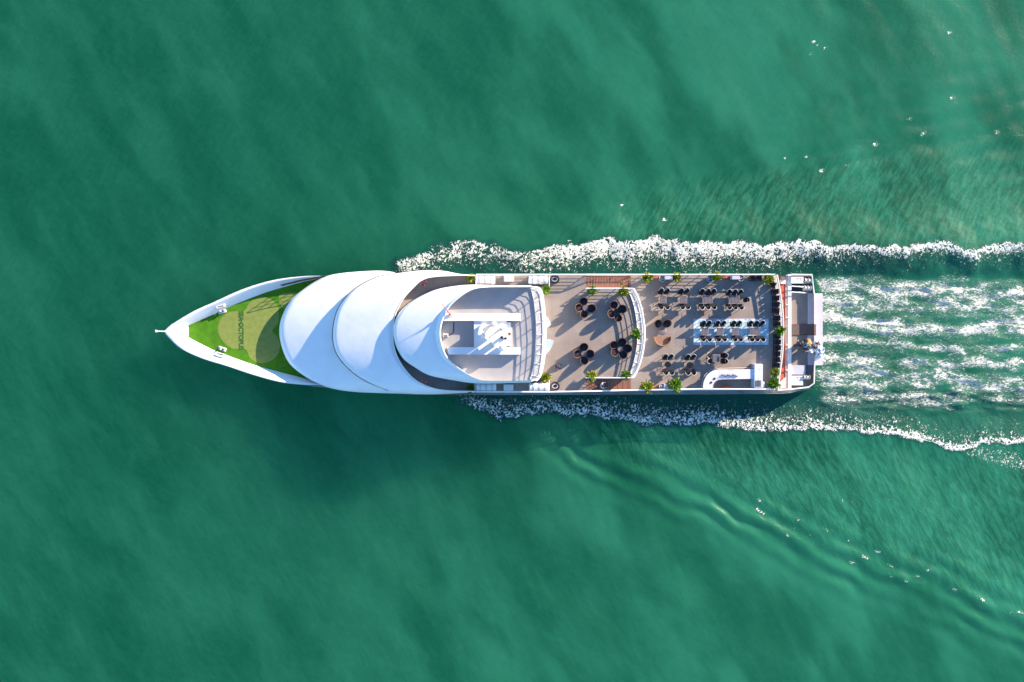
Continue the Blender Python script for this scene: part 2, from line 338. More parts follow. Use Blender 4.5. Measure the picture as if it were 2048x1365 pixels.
def water_mat():
    m = bpy.data.materials.new('sea_water'); m.use_nodes = True; t = m.node_tree; N = t.nodes; L = t.links; p = N['Principled BSDF']
    def nd(k, **kw):
        x = N.new('ShaderNode' + k)
        for a, b in kw.items(): setattr(x, a, b)
        return x
    def attr(n_): a = nd('Attribute'); a.attribute_name = n_; return a.outputs['Fac']
    def ma(op, a, b=None, c=None, cl=False):
        x = nd('Math', operation=op, use_clamp=cl)
        for i, q in enumerate((a, b, c)):
            if q is None: continue
            if isinstance(q, (int, float)): x.inputs[i].default_value = q
            else: L.new(q, x.inputs[i])
        return x.outputs[0]
    def mr(a, lo, hi, o0=0, o1=1, sm_=True):
        x = nd('MapRange'); x.interpolation_type = 'SMOOTHSTEP' if sm_ else 'LINEAR'
        for i, q in enumerate((a, lo, hi, o0, o1)):
            if isinstance(q, (int, float)): x.inputs[i].default_value = q
            else: L.new(q, x.inputs[i])
        return x.outputs[0]
    tc = nd('TexCoord').outputs['Object']
    def mp(sc_, rz=0):
        x = nd('Mapping'); x.inputs['Scale'].default_value = sc_; x.inputs['Rotation'].default_value = (0, 0, rz)
        if rz:   # rotate first, then stretch
            a = nd('Mapping'); a.inputs['Rotation'].default_value = (0, 0, rz); L.new(tc, a.inputs[0]); x.inputs['Rotation'].default_value = (0, 0, 0); L.new(a.outputs[0], x.inputs[0])
        else: L.new(tc, x.inputs[0])
        return x.outputs[0]
    def noise(v, s, det=3, ro=.5, di=0):
        x = nd('TexNoise'); x.inputs['Scale'].default_value = s; x.inputs['Detail'].default_value = det; x.inputs['Roughness'].default_value = ro; x.inputs['Distortion'].default_value = di
        L.new(v, x.inputs[0]); return x.outputs[0]
    fo, wk, lu, ri, sf = attr('foam'), attr('wake'), attr('lum'), attr('ripple'), attr('soft')
    # lace: thin ridges of a warped noise plus flecks
    a1 = noise(mp((1, 1, 1)), .85, 2, .5, 1.8); l1 = ma('SUBTRACT', 1, ma('MULTIPLY', ma('ABSOLUTE', ma('SUBTRACT', a1, .5)), 9), None, True)
    a3 = noise(mp((.8, 1.1, 1), R(15)), 1.9, 2, .5, 1.2); l2 = ma('SUBTRACT', 1, ma('MULTIPLY', ma('ABSOLUTE', ma('SUBTRACT', a3, .5)), 7), None, True)
    lace = ma('MAXIMUM', l1, ma('MULTIPLY', l2, .9))
    a2 = noise(mp((1.25, .8, 1), R(25)), 3.0, 4, .65, .6); fleck = mr(a2, .34, .68, 0, 1, False)
    pat = ma('ADD', ma('MULTIPLY', lace, .56), ma('MULTIPLY', fleck, .44))
    fm = mr(pat, ma('SUBTRACT', .93, ma('MULTIPLY', fo, .66)), ma('SUBTRACT', 1.06, ma('MULTIPLY', fo, .66)))
    fm = ma('MULTIPLY', fm, mr(fo, .02, .12))
    b1 = ma('ADD', ma('MULTIPLY', noise(mp((.65, 1.5, 1), R(14)), 1.5, 3, .6, 1.2), .42), ma('MULTIPLY', noise(mp((.6, 1.5, 1), R(-22)), 4.6, 4, .7, .8), .58)); b2 = noise(mp((.6, 1.7, 1), R(5)), 1.3, 3, .6, 2.2)
    rl = ma('SUBTRACT', 1, ma('MULTIPLY', ma('ABSOLUTE', ma('SUBTRACT', b2, .5)), 7), None, True)
    pw = ma('ADD', ma('MULTIPLY', mr(b1, .36, .64, 0, 1, False), .76), ma('MULTIPLY', rl, .24))
    wm = mr(pw, ma('SUBTRACT', .90, ma('MULTIPLY', wk, .74)), ma('SUBTRACT', 1.20, ma('MULTIPLY', wk, .74))); wm = ma('MULTIPLY', wm, mr(wk, .03, .25))
    fall = ma('MAXIMUM', fm, wm)
    # colour of the water itself (silt), then ripple shading put into the tone
    mott = noise(mp((.5, 1.2, 1), R(57)), .22, 6, .6, .4)
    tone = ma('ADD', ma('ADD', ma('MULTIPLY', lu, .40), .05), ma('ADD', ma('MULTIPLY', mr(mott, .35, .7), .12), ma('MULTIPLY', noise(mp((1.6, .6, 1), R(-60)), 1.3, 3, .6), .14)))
    sx = nd('SeparateXYZ'); L.new(tc, sx.inputs[0]); ab = nd('CombineXYZ'); L.new(sx.outputs[0], ab.inputs[0]); L.new(ma('ABSOLUTE', sx.outputs[1]), ab.inputs[1])
    rr = nd('Mapping'); rr.inputs['Rotation'].default_value = (0, 0, R(-62)); L.new(ab.outputs[0], rr.inputs[0])
    r3 = nd('Mapping'); r3.inputs['Scale'].default_value = (.45, 1.9, 1); L.new(rr.outputs[0], r3.inputs[0])
    fine = noise(r3.outputs[0], 1.1, 4, .68, .5)
    tone = ma('ADD', tone, ma('MULTIPLY', ma('ADD', ri, .12), ma('SUBTRACT', ma('MULTIPLY', mr(fine, .40, .72, 0, 1, False), .50), .11)), None, True)  # pale and dark streaks paint the light and shade of fine ripples
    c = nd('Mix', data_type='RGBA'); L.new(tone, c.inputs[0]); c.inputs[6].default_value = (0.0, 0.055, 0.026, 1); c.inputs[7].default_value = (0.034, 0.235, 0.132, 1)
    # side bands: shade of the wave faces put into the colour; aerated wake paler
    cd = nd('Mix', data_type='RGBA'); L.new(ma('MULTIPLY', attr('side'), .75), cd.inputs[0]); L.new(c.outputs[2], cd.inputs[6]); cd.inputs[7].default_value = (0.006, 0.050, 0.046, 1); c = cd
    ae = ma('MULTIPLY', mr(wk, .08, .75), .55)
    c2 = nd('Mix', data_type='RGBA'); L.new(ae, c2.inputs[0]); L.new(c.outputs[2], c2.inputs[6]); c2.inputs[7].default_value = (0.12, 0.28, 0.22, 1)
    c3 = nd('Mix', data_type='RGBA'); L.new(fall, c3.inputs[0]); L.new(c2.outputs[2], c3.inputs[6]); c3.inputs[7].default_value = (.82, .86, .78, 1)
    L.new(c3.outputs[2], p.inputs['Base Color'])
    L.new(ma('ADD', mr(fall, 0, 1, .32, .8), ma('MULTIPLY', ri, .22), None, True), p.inputs['Roughness'])
    p.inputs['IOR'].default_value = 1.33; p.inputs['Specular IOR Level'].default_value = 0.12; p.subsurface_method = 'BURLEY'
    L.new(ma('MULTIPLY', ma('SUBTRACT', 1, fall, None, True), sf), p.inputs['Subsurface Weight']); p.inputs['Subsurface Radius'].default_value = (.6, 1, .9); p.inputs['Subsurface Scale'].default_value = 45.0
    r1 = noise(mp((1.8, .55, 1), R(-62)), 1.0, 4, .6, .3); r2 = noise(mp((1, 1, 1)), 2.2, 3, .6)
    h = ma('ADD', ma('MULTIPLY', ma('MULTIPLY', ma('ADD', ma('MULTIPLY', r1, .5), ma('MULTIPLY', fine, .9)), ma('ADD', ma('MULTIPLY', ri, .06), .018)), 1), ma('MULTIPLY', r2, .03))
    h = ma('ADD', h, ma('MULTIPLY', pw, ma('MULTIPLY', wk, .22)))
    h = ma('ADD', h, ma('MULTIPLY', pat, ma('MULTIPLY', fo, .25)))
    h = ma('ADD', h, ma('MULTIPLY', fall, .10))
    b = nd('Bump'); b.inputs['Strength'].default_value = 1; b.inputs['Distance'].default_value = 1.0; L.new(h, b.inputs['Height']); L.new(b.outputs[0], p.inputs['Normal'])
    return m
WSSS = 0.72
water()

# ------------------------------------------------------------------ ship
ZT = 1.5      # turf deck
ZA = 5.6      # upper terrace
ZB = 3.0      # dining deck
ZF = 8.0      # flybridge floor
ship = thing('cruise_ship', 'long white cruise ship with green bow deck, three domed roofs and furnished open stern decks', 'ship')
def W(pts, z): return [at(x, y, z) for x, y in pts]

OUT_U = [(328, 663.5), (336, 655), (350, 645), (388, 622.6), (427, 605), (474, 583.6), (515, 569), (556, 559), (606, 553)]
OUT_L = [(328, 663.5), (336, 674), (361.5, 697.5), (402.6, 717), (454, 733), (505, 750), (556.5, 764), (597.5, 769.3)]
IN_U = [(370, 655.4), (423, 631), (464, 612), (525.7, 587.7), (566.7, 575), (607.8, 564), (650, 556)]
IN_L = [(370, 670.8), (423, 698.5), (460, 713), (505, 729), (556.5, 743.6), (597.5, 754), (645, 767)]
up = [tuple(p) for p in smooth(OUT_U + [(660, 552), (800, 551), (1200, 552), (1560, 552), (1622, 553)], 90)]
lo = [tuple(p) for p in smooth(OUT_L + [(660, 776), (800, 788), (950, 790), (1200, 790), (1540, 788), (1590, 783), (1624, 777)], 90)]
loop = up + [(1628, 570), (1629, 760)] + lo[::-1][:-1]
def ring(z, sx, cx, cy, tap):
    out = []
    for x, y in loop:
        dx = max(0, (x - 328)) ; k = 1 - tap * math.exp(-dx / 190.0) ; kk = 1 - 0.02 * tap
        out.append(at(x + (1 - sx) * 60 * math.exp(-dx / 120.0), 668 + (y - 668) * k * kk, z))
    return out
b = MB(); b.grid([ring(-1.5, .55, 0, 0, .55), ring(0.0, .75, 0, 0, .42), ring(1.2, .9, 0, 0, .2), ring(2.3, .98, 0, 0, .04), ring(2.35, 1, 0, 0, 0)], True)
b.build('hull', M['hull'], ship, sm=True)
b = MB(); b.prism([tuple(p[:2]) for p in ring(1.35, 1, 0, 0, .16)], 0.2, 1.30); b.build('lower_deck', M['hull'], ship)
# bulwark: flat cap then the inner face sloping down to the turf
def bulwark(outp, inp, n=46):
    A = smooth(outp, n); B = smooth(inp, n); b = MB(); rows = []
    for s, z, o in ((0, 2.36, 0), (0.0, 2.72, 0), (.05, 2.80, 0), (.20, 2.78, 0), (.26, 2.70, 0), (.6, 2.15, 0), (1, ZT - .02, 0)):
        rows.append([at(*(A[i] * (1 - s) + B[i] * s), z) for i in range(n)])
    b.grid(rows); return b.build('bulwark', M['white'], ship, sm=True)
bulwark(OUT_U + [(640, 552)], [(369.8, 663.2), (370, 655.4)] + IN_U[1:], 60)
bulwark(OUT_L + [(645, 771)], [(369.8, 663.2), (370, 670.8)] + IN_L[1:], 60)
tb = MB(); tb.prism([tuple(p[:2]) for p in W([tuple(q) for q in smooth(IN_U, 40)] + [(700, 560), (700, 770)] + [tuple(q) for q in smooth(IN_L, 40)][::-1], ZT)], 1.32, ZT)
turf = tb.build('turf_deck', M['turf'], ship)
# pale carpet patches: overlapping rounds, each a flat blob
def blob(pts, n=70):
    P = smooth(pts + [pts[0]], n)[:-1]; return [tuple(at(x, y, ZT)[:2]) for x, y in P]
zp = lambda L_: [(300 + x / 4.874, 520 + y / 4.874) for x, y in L_]
p1 = zp([(800, 865), (735, 822), (690, 765), (662, 690), (672, 610), (715, 545), (780, 508), (850, 500), (915, 500), (935, 480), (965, 425), (1020, 380), (1085, 364), (1160, 375), (1220, 420), (1252, 480), (1255, 560), (1240, 640), (1200, 670), (1190, 700), (1230, 740), (1262, 800), (1262, 880), (1225, 950), (1170, 990), (1100, 1008), (1030, 995), (975, 955), (950, 900), (925, 865), (870, 872)])
p2 = zp([(1258, 345), (1300, 330), (1420, 320), (1480, 360), (1440, 440), (1340, 500), (1290, 470), (1258, 410)])
for q in (p1, p2): MB().prism(blob(q), ZT + .002, ZT + .010).build('pale_patch', M['pale'], turf)
cu = bpy.data.curves.new('lettering', 'FONT'); cu.body = 'SEA OCTOPUS'; cu.size = 0.80; cu.offset = .045; cu.extrude = .004; cu.align_x = 'CENTER'; cu.align_y = 'CENTER'; cu.space_character = 1.0
to = bpy.data.objects.new('tmp', cu); col.objects.link(to); bpy.context.view_layer.update()
me = bpy.data.meshes.new_from_object(to.evaluated_get(bpy.context.evaluated_depsgraph_get())); bpy.data.objects.remove(to)
xs_ = [v.co.x for v in me.vertices]; ex = max(xs_) - min(xs_); sx = (78 * (CAMZ - ZT) / F) / ex
for v in me.vertices: v.co.x *= sx
me.materials.clear(); me.materials.append(M['ink'])
lt = link('lettering', me, turf); lt.location = at(481.5, 661.5, ZT + .016); lt.rotation_euler = (0, 0, -math.pi / 2)
wl = MB(); wl.tube([at(481.5 + 3 * math.sin(t * 6.3), 640 + 10 * t, ZT + .014) for t in np.linspace(0, 1, 12)], .05, 4); wl.build('wave_mark', M['ink'], turf)

# domed roofs ---------------------------------------------------------------
def shell(name, outer, inner, n, prof, zout=None, closed=False, m=None):
    A = smooth(outer, n); B = smooth(inner, n); rows = []
    for s, z in prof:
        rows.append([at(*(A[i] * (1 - s) + B[i] * s), z(i / (n - 1)) if callable(z) else z) for i in range(n)])
    b = MB(); b.grid(rows); return b.build(name, m or M['shell'], ship, sm='all')
O1 = [(800, 548), (776, 543), (745, 542), (683.6, 546.7), (647.7, 555), (611.8, 575.4), (581, 602), (563.5, 635), (558.5, 664), (563.5, 694), (577, 725), (601.5, 747.7), (638.5, 769), (673, 779.5), (714, 784.7), (776, 787.2), (830, 788)]
I1 = [(800, 570), (775, 570), (750, 575), (728, 590), (706, 612), (695, 640), (692, 664), (695, 690), (706, 716), (728, 740), (750, 757), (790, 768), (830, 770)]
def prof(z0, z1, e=.10, q=.50, nn=20):
    """edge rounds over within the fraction e, then the roof climbs gently to its rear rim"""
    out = []
    for k in range(nn + 1):
        s = (k / nn) ** 1.9; a = min(1, s / e); r_ = math.sqrt(1 - (1 - a) ** 2)
        g = s + .15 * s * (1 - s); out.append((s, z0 + (z1 - z0) * (q * r_ + (1 - q) * g)))
    return out
shell('domed_roof', O1, I1, 96, [(.07, ZT), (.02, 2.2), (0, 2.5)] + prof(2.5, 4.9, .07, .22))
O2 = [(950, 550.0), (919.5, 548.2), (889, 542.5), (858, 540.8), (828, 542.5), (796.5, 546.7), (765.7, 551.8), (745, 558), (714, 575), (692, 595), (674, 624), (666, 661.6), (668.5, 694), (679.5, 717), (704, 743.6), (735, 764), (776, 781), (820, 788), (870, 789), (910, 787.5), (950, 785.5)]
I2 = [(950, 551.6), (919.6, 551.2), (868, 554), (843.6, 561), (827, 575), (806.7, 598), (791, 628.7), (786, 657), (786.5, 684), (795, 715), (815, 745.7), (837.5, 765), (868, 777.5), (899, 782), (950, 783.5)]
shell('domed_roof', O2, I2, 110, [(.06, 2.3), (.02, 4.0), (.004, 4.85), (0, 5.0)] + prof(5.05, 7.1, .06, .26) + [(1.0, 7.05), (1.0, ZA)])
rim = smooth(I2, 110)
b = MB(); b.tube([at(x, y, 7.1) for x, y in rim], .06, 6); b.build('rim_rail', M['rail'], ship, sm=True)
MB().tube([at(x - .3, y, 4.97) for x, y in smooth(O2[3:17], 90)], .075, 6).build('gasket', M['dark'], ship, sm=True)
MB().tube([at(x, y, 6.98) for x, y in smooth([(p[0] - 2.0, p[1]) for p in I2[3:17]], 80)], .045, 6).build('gutter', M['dark'], ship, sm=True)
O3 = [(1063, 571), (1017, 571.5), (950, 569.6), (908.6, 572.5), (869, 580.4), (829.5, 599), (805.7, 617), (790, 640), (785, 662), (790, 690), (805.7, 718), (829.5, 735.7), (859, 751.6), (908.6, 761.5), (958, 767.4), (1063, 765.6)]
MB().tube([at(x - .4, y, 6.0) for x, y in smooth(O3[3:13], 70)], .07, 6).build('gasket', M['dark'], ship, sm=True)
I3 = [(1063, 574.5), (1033, 574.5), (978, 575.0), (948, 579), (922.4, 593.3), (898.7, 615), (886, 641), (881.5, 667), (886, 694), (898.7, 720), (928.4, 743.6), (954, 757.5), (978, 762.0), (1063, 761.0)]
P3 = [(.0, ZA), (0, 6.0)] + [(s * .86, z) for s, z in prof(6.1, 8.9, .07, .55)] + [(.885, 8.9), (.90, 8.95), (.955, 9.34), (.97, 9.42), (1.0, 9.45), (1.0, 9.4), (1.004, ZF - .1)]
shell('domed_roof', O3, I3, 110, P3)
sd_ = MB(); sd_.grid([[at(x, y, z) for x, y in [(1060, 571), (1077, 573.5), (1085, 583), (1091, 619), (1093, 660), (1091, 708), (1085, 744), (1077, 761.5), (1060, 766)]] for z in (ZF, 7.5, ZA + .1)]); sd_.build('aft_wall', M['white'], ship, sm=True)

# flybridge floor made of plates
def inside(poly, x, y):
    c = False; n = len(poly)
    for i in range(n):
        x1, y1 = poly[i]; x2, y2 = poly[(i + 1) % n]
        if (y1 > y) != (y2 > y) and x < (x2 - x1) * (y - y1) / (y2 - y1) + x1: c = not c
    return c
def clip(poly, x0, y0, x1, y1):   # Sutherland-Hodgman against a rectangle
    def cut(P, f, g):
        out = []
        for i in range(len(P)):
            a, b_ = P[i], P[(i + 1) % len(P)]; fa, fb = f(a), f(b_)
            if fa >= 0: out.append(a)
            if (fa >= 0) != (fb >= 0):
                t = fa / (fa - fb); out.append((a[0] + (b_[0] - a[0]) * t, a[1] + (b_[1] - a[1]) * t))
        return out
    for f in (lambda p: p[0] - x0, lambda p: x1 - p[0], lambda p: p[1] - y0, lambda p: y1 - p[1]):
        poly = cut(poly, f, None)
        if len(poly) < 3: return []
    return poly
def area(P): return abs(sum(P[i][0] * P[(i + 1) % len(P)][1] - P[(i + 1) % len(P)][0] * P[i][1] for i in range(len(P)))) / 2
def panels(name, poly, z, cx, cy, m, par, th=.04, gap=.06):
    """deck plates laid over a polygon given in photo pixels, joints recessed"""
    base = MB(); base.prism([tuple(at(x, y, z)[:2]) for x, y in poly], z - .25, z - th * .45); g = base.build(name + '_bed', M['hull'], par)
    xs = [p[0] for p in poly]; ys = [p[1] for p in poly]; x = min(xs)
    while x < max(xs):
        y = min(ys)
        while y < max(ys):
            q = clip(poly, x + gap, y + gap, x + cx - gap, y + cy - gap)
            if len(q) > 2 and area(q) > 8:
                MB().prism([tuple(at(u, v, z)[:2]) for u, v in q], z - th, z).build(name, m, g)
            y += cy
        x += cx
    return g
flyp = [(880, 600), (900, 578), (950, 574), (1070, 574), (1079, 578), (1084, 590), (1088, 620), (1090, 660), (1088, 708), (1084, 735), (1079, 755), (1070, 762), (950, 762), (900, 745), (880, 720)]
panels('floor_plate', flyp, ZF, 42, 32, M['fly'], ship)

# upper terrace A
tong = [tuple(p) for p in smooth([(1268, 577), (1276, 596), (1284, 622), (1288, 650), (1289, 668), (1287, 694), (1281, 722), (1272, 744), (1262, 756)], 24)]
A_poly = [(795, 560), (860, 551), (950, 549.5), (1172, 549.5), (1172, 577)] + tong + [(1172, 756), (1172, 783), (950, 785), (860, 781), (795, 760)]
panels('deck_panel', A_poly, ZA, 34, 23, M['deck'], ship)
# underside walls of the terrace
b = MB(); wp = [(800, 553), (1172, 549.3), (1172, 577)] + tong + [(1172, 756), (1172, 783.6), (800, 786)]
b.prism([tuple(at(x, y, ZA)[:2]) for x, y in [(x if x > 900 else x, y) for x, y in wp]], 1.4, ZA - .26); b.build('terrace_block', M['white'], ship)
# dining deck B
stern = [tuple(p) for p in smooth([(1549, 550), (1556, 590), (1560, 630), (1561, 662), (1559, 700), (1554, 740), (1549, 781)], 24)]
B_poly = [(1172.5, 549.5)] + stern + [(1260, 781), (1172.5, 783)]
panels('deck_panel', B_poly, ZB, 36, 24, M['deck'], ship)
b = MB(); b.prism([tuple(at(x, y, ZB)[:2]) for x, y in [(1173, 549.3)] + stern + [(1173, 783.3)]], 1.36, ZB - .26); b.build('dining_deck_block', M['white'], ship)

# stairs
def stair(y0, y1):
    st = MB(); st.tube([at(1172, y0 + .6, ZA), at(1262, y0 + .6, ZB)], .07, 4); st.tube([at(1172, y1 - .6, ZA), at(1262, y1 - .6, ZB)], .07, 4)
    g = st.build('staircase', M['wood'], ship); n = 16; me = None
    for k in range(n):
        z = ZA - (k + .6) * (ZA - ZB) / n; xa, xb = 1172 + 90 * k / n, 1172 + 90 * (k + 1) / n
        p, q = at(xa + .35, y1 - .8, z), at(xb - .35, y0 + .8, z)
        MB().box(p.x, p.y, z - .05, q.x, q.y, z, b=.01).build('step', M['wood'], g)
stair(551.5, 576.5); stair(757, 781)

# railings
def railing(path, z, h=1.2, bars=4, post=34, r=.035, cap=.06, capw=None, skip=(), m='rail', z2=None):
    """path in photo pixels on the deck; a top rail, lower bars and posts"""
    z2 = z if z2 is None else z2
    P = resample(path, max(2, int(sum(math.dist(path[i], path[i + 1]) for i in range(len(path) - 1)) / 5) + 1)); n = len(P)
    zz = [z + (z2 - z) * i / (n - 1) for i in range(n)]
    g = MB().tube([base(P[i], zz[i], h, h) for i in range(n)], cap, 6).build('railing', M[m], ship, sm=True)
    for k in range(bars):
        MB().tube([base(P[i], zz[i], h * (k + 1) / (bars + 1), h) for i in range(n)], r * .95, 4).build('lower_rail', M[m], g)
    L = sum(math.dist(P[i], P[i + 1]) for i in range(n - 1)); k = max(1, round(L / post))
    Q = resample([(P[i][0], P[i][1], zz[i]) for i in range(n)], k + 1)
    for q in Q: MB().tube([base(q, q[2], 0, h), base(q, q[2], h, h)], r * 1.5, 5).build('post', M[m], g)
    return g
def base(p, z, h, H):
    v = at(p[0], p[1], z + H); v.z = z + h; return v
railing([(952, 549.6), (1172, 549.6)], ZA, cap=.08, post=54)
railing([(1172, 549.6), (1262, 549.6)], ZA, z2=ZB, cap=.08, post=30)
railing([(1262, 549.6), (1549, 549.6)], ZB, cap=.08, post=24)
railing([(952, 784), (1100, 784.5), (1172, 783)], ZA, cap=.08, post=54)
railing([(1172, 783), (1262, 781)], ZA, z2=ZB, cap=.08, post=30)
railing([(1262, 781), (1400, 778.5), (1550, 779)], ZB, cap=.08, post=24)
railing([(1172, 577.2), (1266, 577.2)], ZA, post=31)
railing([(1172, 756.2), (1260, 756.2)], ZA, post=29)
railing([tuple(p) for p in smooth([(1266, 577.2), (1276, 596), (1284, 622), (1288, 650), (1289, 668), (1287, 694), (1281, 722), (1272, 744), (1262, 756)], 30)], ZA, post=33, cap=.09)
railing([(1036, 573.5), (1064, 573.5), (1078, 577), (1084, 588), (1088, 620), (1090, 660), (1088, 706), (1083, 744), (1077, 758), (1063, 763)], ZF, h=1.4, bars=4, post=27, cap=.07)
railing([(952, 550), (952, 570)], ZA, post=20, bars=1, cap=.04)
railing([(1098.5, 550), (1098.5, 573)], ZA, post=23, bars=1, cap=.04)
railing([(950, 768), (950, 784)], ZA, post=20, bars=1, cap=.04)
railing([(1098.5, 761), (1098.5, 784)], ZA, post=23, bars=1, cap=.04)
railing([(560, 570.5), (600, 560.5), (648, 552)], 2.0, h=1.5, bars=3, post=20, cap=.035, r=.03, m='dark')
# slatted ledges along the curved rails
def ledge(outer, inner, z, n=5, cross=9, th=.05, cap_w=.42):
    A = smooth(outer, 40); B = smooth(inner, 40)
    rows = [[at(*(A[i] * (1 - s) + B[i] * s), zz) for i in range(40)] for s, zz in ((-.02, z), (-.02, z + .16), (cap_w, z + .16), (cap_w, z))]
    g = MB().grid(rows).build('ledge', M['white'], ship, sm=True)
    for k in range(n):
        s = cap_w + (1 - cap_w) * (k + 1) / n
        MB().tube([at(*(A[i] * (1 - s) + B[i] * s), z + .13) for i in range(40)], .045 if k == n - 1 else .028, 4).build('slat', M['rail'], g)
    for k in range(cross):
        i = round(39 * (k + .5) / cross); a, c = at(*A[i], z + .165), at(*B[i], z + .165)
        MB().tube([a, c], .05, 4).build('cross_bar', M['rail'], g)
ledge([(1071, 572.5), (1079, 575), (1085, 583), (1089.5, 610), (1092, 640), (1092.8, 664), (1091.5, 700), (1088, 730), (1082, 753), (1074, 763)],
      [(1062, 577), (1064, 585), (1067, 598), (1070, 620), (1072, 640), (1072.5, 664), (1071, 700), (1068, 730), (1064, 748), (1060, 760)], ZF, 6, 9)
ledge([(1269, 576.5), (1278, 597), (1285, 622), (1290, 650), (1291, 668), (1289, 694), (1283, 722), (1273, 749), (1268, 756.5)],
      [(1254, 577.5), (1263, 597), (1270, 622), (1274, 650), (1275, 668), (1273.5, 694), (1268, 722), (1261, 745), (1256, 756)], ZA, 6, 9)
ledge([(1553, 550), (1558, 575), (1563, 605), (1567, 635), (1568, 662), (1566.5, 695), (1563, 725), (1559, 750), (1556, 779)],
      [(1547, 552), (1551, 575), (1556, 605), (1559, 635), (1560, 662), (1558, 695), (1554.5, 725), (1551, 750), (1548, 776)], ZB, 4, 9, cap_w=.45)
railing([tuple(p) for p in smooth([(1554, 550), (1560, 582), (1565, 620), (1567, 662), (1565, 705), (1560, 745), (1556, 779)], 24)], ZB, h=1.1, bars=3, post=30, cap=.10, m='cream')

# stern: red lower deck, gangway, transverse wall, low deck, platform
P_ = lambda pts, z0, z1, name, m, par=ship: MB().prism([tuple(at(x, y, z1)[:2]) for x, y in pts], z0, z1).build(name, M[m], par)
P_([(1551, 552), (1573, 552), (1573, 778), (1551, 778)], 1.32, 1.95, 'red_deck', 'redd')
P_([(1571.2, 552), (1576, 552), (1576, 778), (1571.2, 778)], 1.96, 2.03, 'gangway', 'pink')
P_([(1561, 555), (1571, 555), (1571, 568), (1562, 568)], 1.96, 2.3, 'corner_step', 'white')
P_([(1556, 769), (1571, 755), (1571, 777), (1557, 778)], 1.96, 2.3, 'corner_step', 'cream')
P_([(1576, 549), (1582.8, 549), (1582.8, 778), (1576, 778)], 1.32, 2.10, 'transverse_wall', 'white')
for y in (609, 635, 690, 740): P_([(1572, y), (1580, y), (1580, y + 1.3), (1572, y + 1.3)], 2.10, 2.2, 'wall_bracket', 'rail')
P_([(1582.9, 551), (1624, 551), (1628, 587), (1629, 731), (1627, 768), (1618, 775), (1582.9, 778)], 1.32, 1.60, 'stern_deck', 'deck_low')
P_([(1616, 587), (1645.5, 587), (1645.5, 731), (1616, 731)], 1.1, 1.66, 'swim_platform', 'plat')
P_([(1583, 554), (1607, 554), (1607, 567), (1583, 567)], 1.61, 2.3, 'locker', 'white')
P_([(1583, 752), (1606, 752), (1606, 771), (1583, 771)], 1.61, 2.1, 'locker', 'white')
P_([(1583, 731), (1611, 731), (1611, 749.5), (1583, 749.5)], 1.61, 1.9, 'hatch_cover', 'lilac')
P_([(1612, 731), (1621, 731), (1621, 748), (1612, 748)], 1.61, 1.75, 'hatch', 'clg')
for (x, y) in ((1593, 557), (1599, 557), (1593, 560), (1599, 560), (1593, 755), (1599, 755), (1594, 758)): P_([(x, y), (x + 4, y), (x + 4, y + .9), (x, y + .9)], 2.1 if y > 700 else 2.3, 2.115 if y > 700 else 2.315, 'vent_slot', 'dark')
for y0, y1 in ((568, 573), (575, 584.5)): P_([(1583.5, y0), (1605, y0), (1605, y1), (1583.5, y1)], 1.61, 1.63, 'stair_well', 'ttopb')
for y in (573.6, 585.3): MB().tube([at(1583, y - 1, 2.4), at(1596, y, 2.4), at(1614, y + 1, 1.9)], .07, 5).build('grab_rail', M['rail'], ship)
P_([(1562, 553), (1571, 554), (1571, 560.5), (1562, 559)], 2.31, 2.8, 'exhaust_box', 'ttopg')
def edge_rail(pts, z=2.3): MB().tube([at(x, y, z) for x, y in pts], .09, 6).build('gunwale', M['white'], ship)
edge_rail([(1583, 549.5), (1624, 550), (1628, 587)]); edge_rail([(1629, 731), (1628, 767), (1617, 775), (1583, 779), (1556, 781)])
def wind(px, py, s=1.0):      # mooring winch: frame, drum, handwheel
    c = at(px, py, 1.6); g = MB().box(c.x - .5 * s, c.y - .35 * s, 1.6, c.x + .5 * s, c.y + .35 * s, 1.72).build('winch_base', M['cream'], ship)
    MB().tube([(c.x - .4 * s, c.y, 2.05), (c.x + .4 * s, c.y, 2.05)], [.26 * s, .26 * s], 10).build('winch_drum', M['cream'], g)
    for k in (-.42, 0, .42): MB().tube([(c.x + k * s, c.y, 2.05), (c.x + (k + .04) * s, c.y, 2.05)], .38 * s, 12).build('winch_flange', M['cream'], g)
    MB().tube([(c.x + .1, c.y + .4 + .25 * math.cos(t), 2.1 + .25 * math.sin(t)) for t in np.linspace(0, 6.28, 12)[:-1]], .035, 4, closed=True).build('handwheel', M['dark'], g)
wind(1613, 562, 1.0); wind(1612, 577, .9); wind(1610, 755, .8)
# bow details
for s, (a, c_) in enumerate((((443, 616), (441, 612)), ((443, 702), (441, 708)))):
    c = at(445, 624 if s == 0 else 698, ZT); g = MB().box(c.x - .48, c.y - .2, ZT, c.x + .48, c.y + .2, ZT + .14, rot=R(18 if s == 0 else -18), b=.02).build('bollard_base', M['white'], ship)
    for k in (-.25, .25):
        r_ = R(18 if s == 0 else -18); x, y = c.x + k * math.cos(r_), c.y + k * math.sin(r_)
        MB().lathe([(.11, ZT + .14), (.10, ZT + .5), (.15, ZT + .52), (.15, ZT + .60)], x, y, 10).build('bollard_post', M['chrome'], g, sm=True)
    c = at(441, 613 if s == 0 else 709, 2.5); c.z = 2.45 if s == 0 else 2.45
    MB().box(c.x - .55, c.y - .16, 2.2, c.x + .5, c.y + .14, 2.50, rot=R(18 if s == 0 else -18), b=.03).build('fairlead', M['white'], ship)
    MB().box(c.x - .36, c.y - .05, 2.3, c.x + .36, c.y + .05, 2.512, rot=R(14 if s == 0 else -14)).build('fairlead_slot', M['dark'], ship)
b = MB(); b.tube([at(333, 663.5, 2.85), at(320, 663, 3.0), at(313, 663, 3.05)], .07, 6); st = b.build('bow_spar', M['white'], ship)
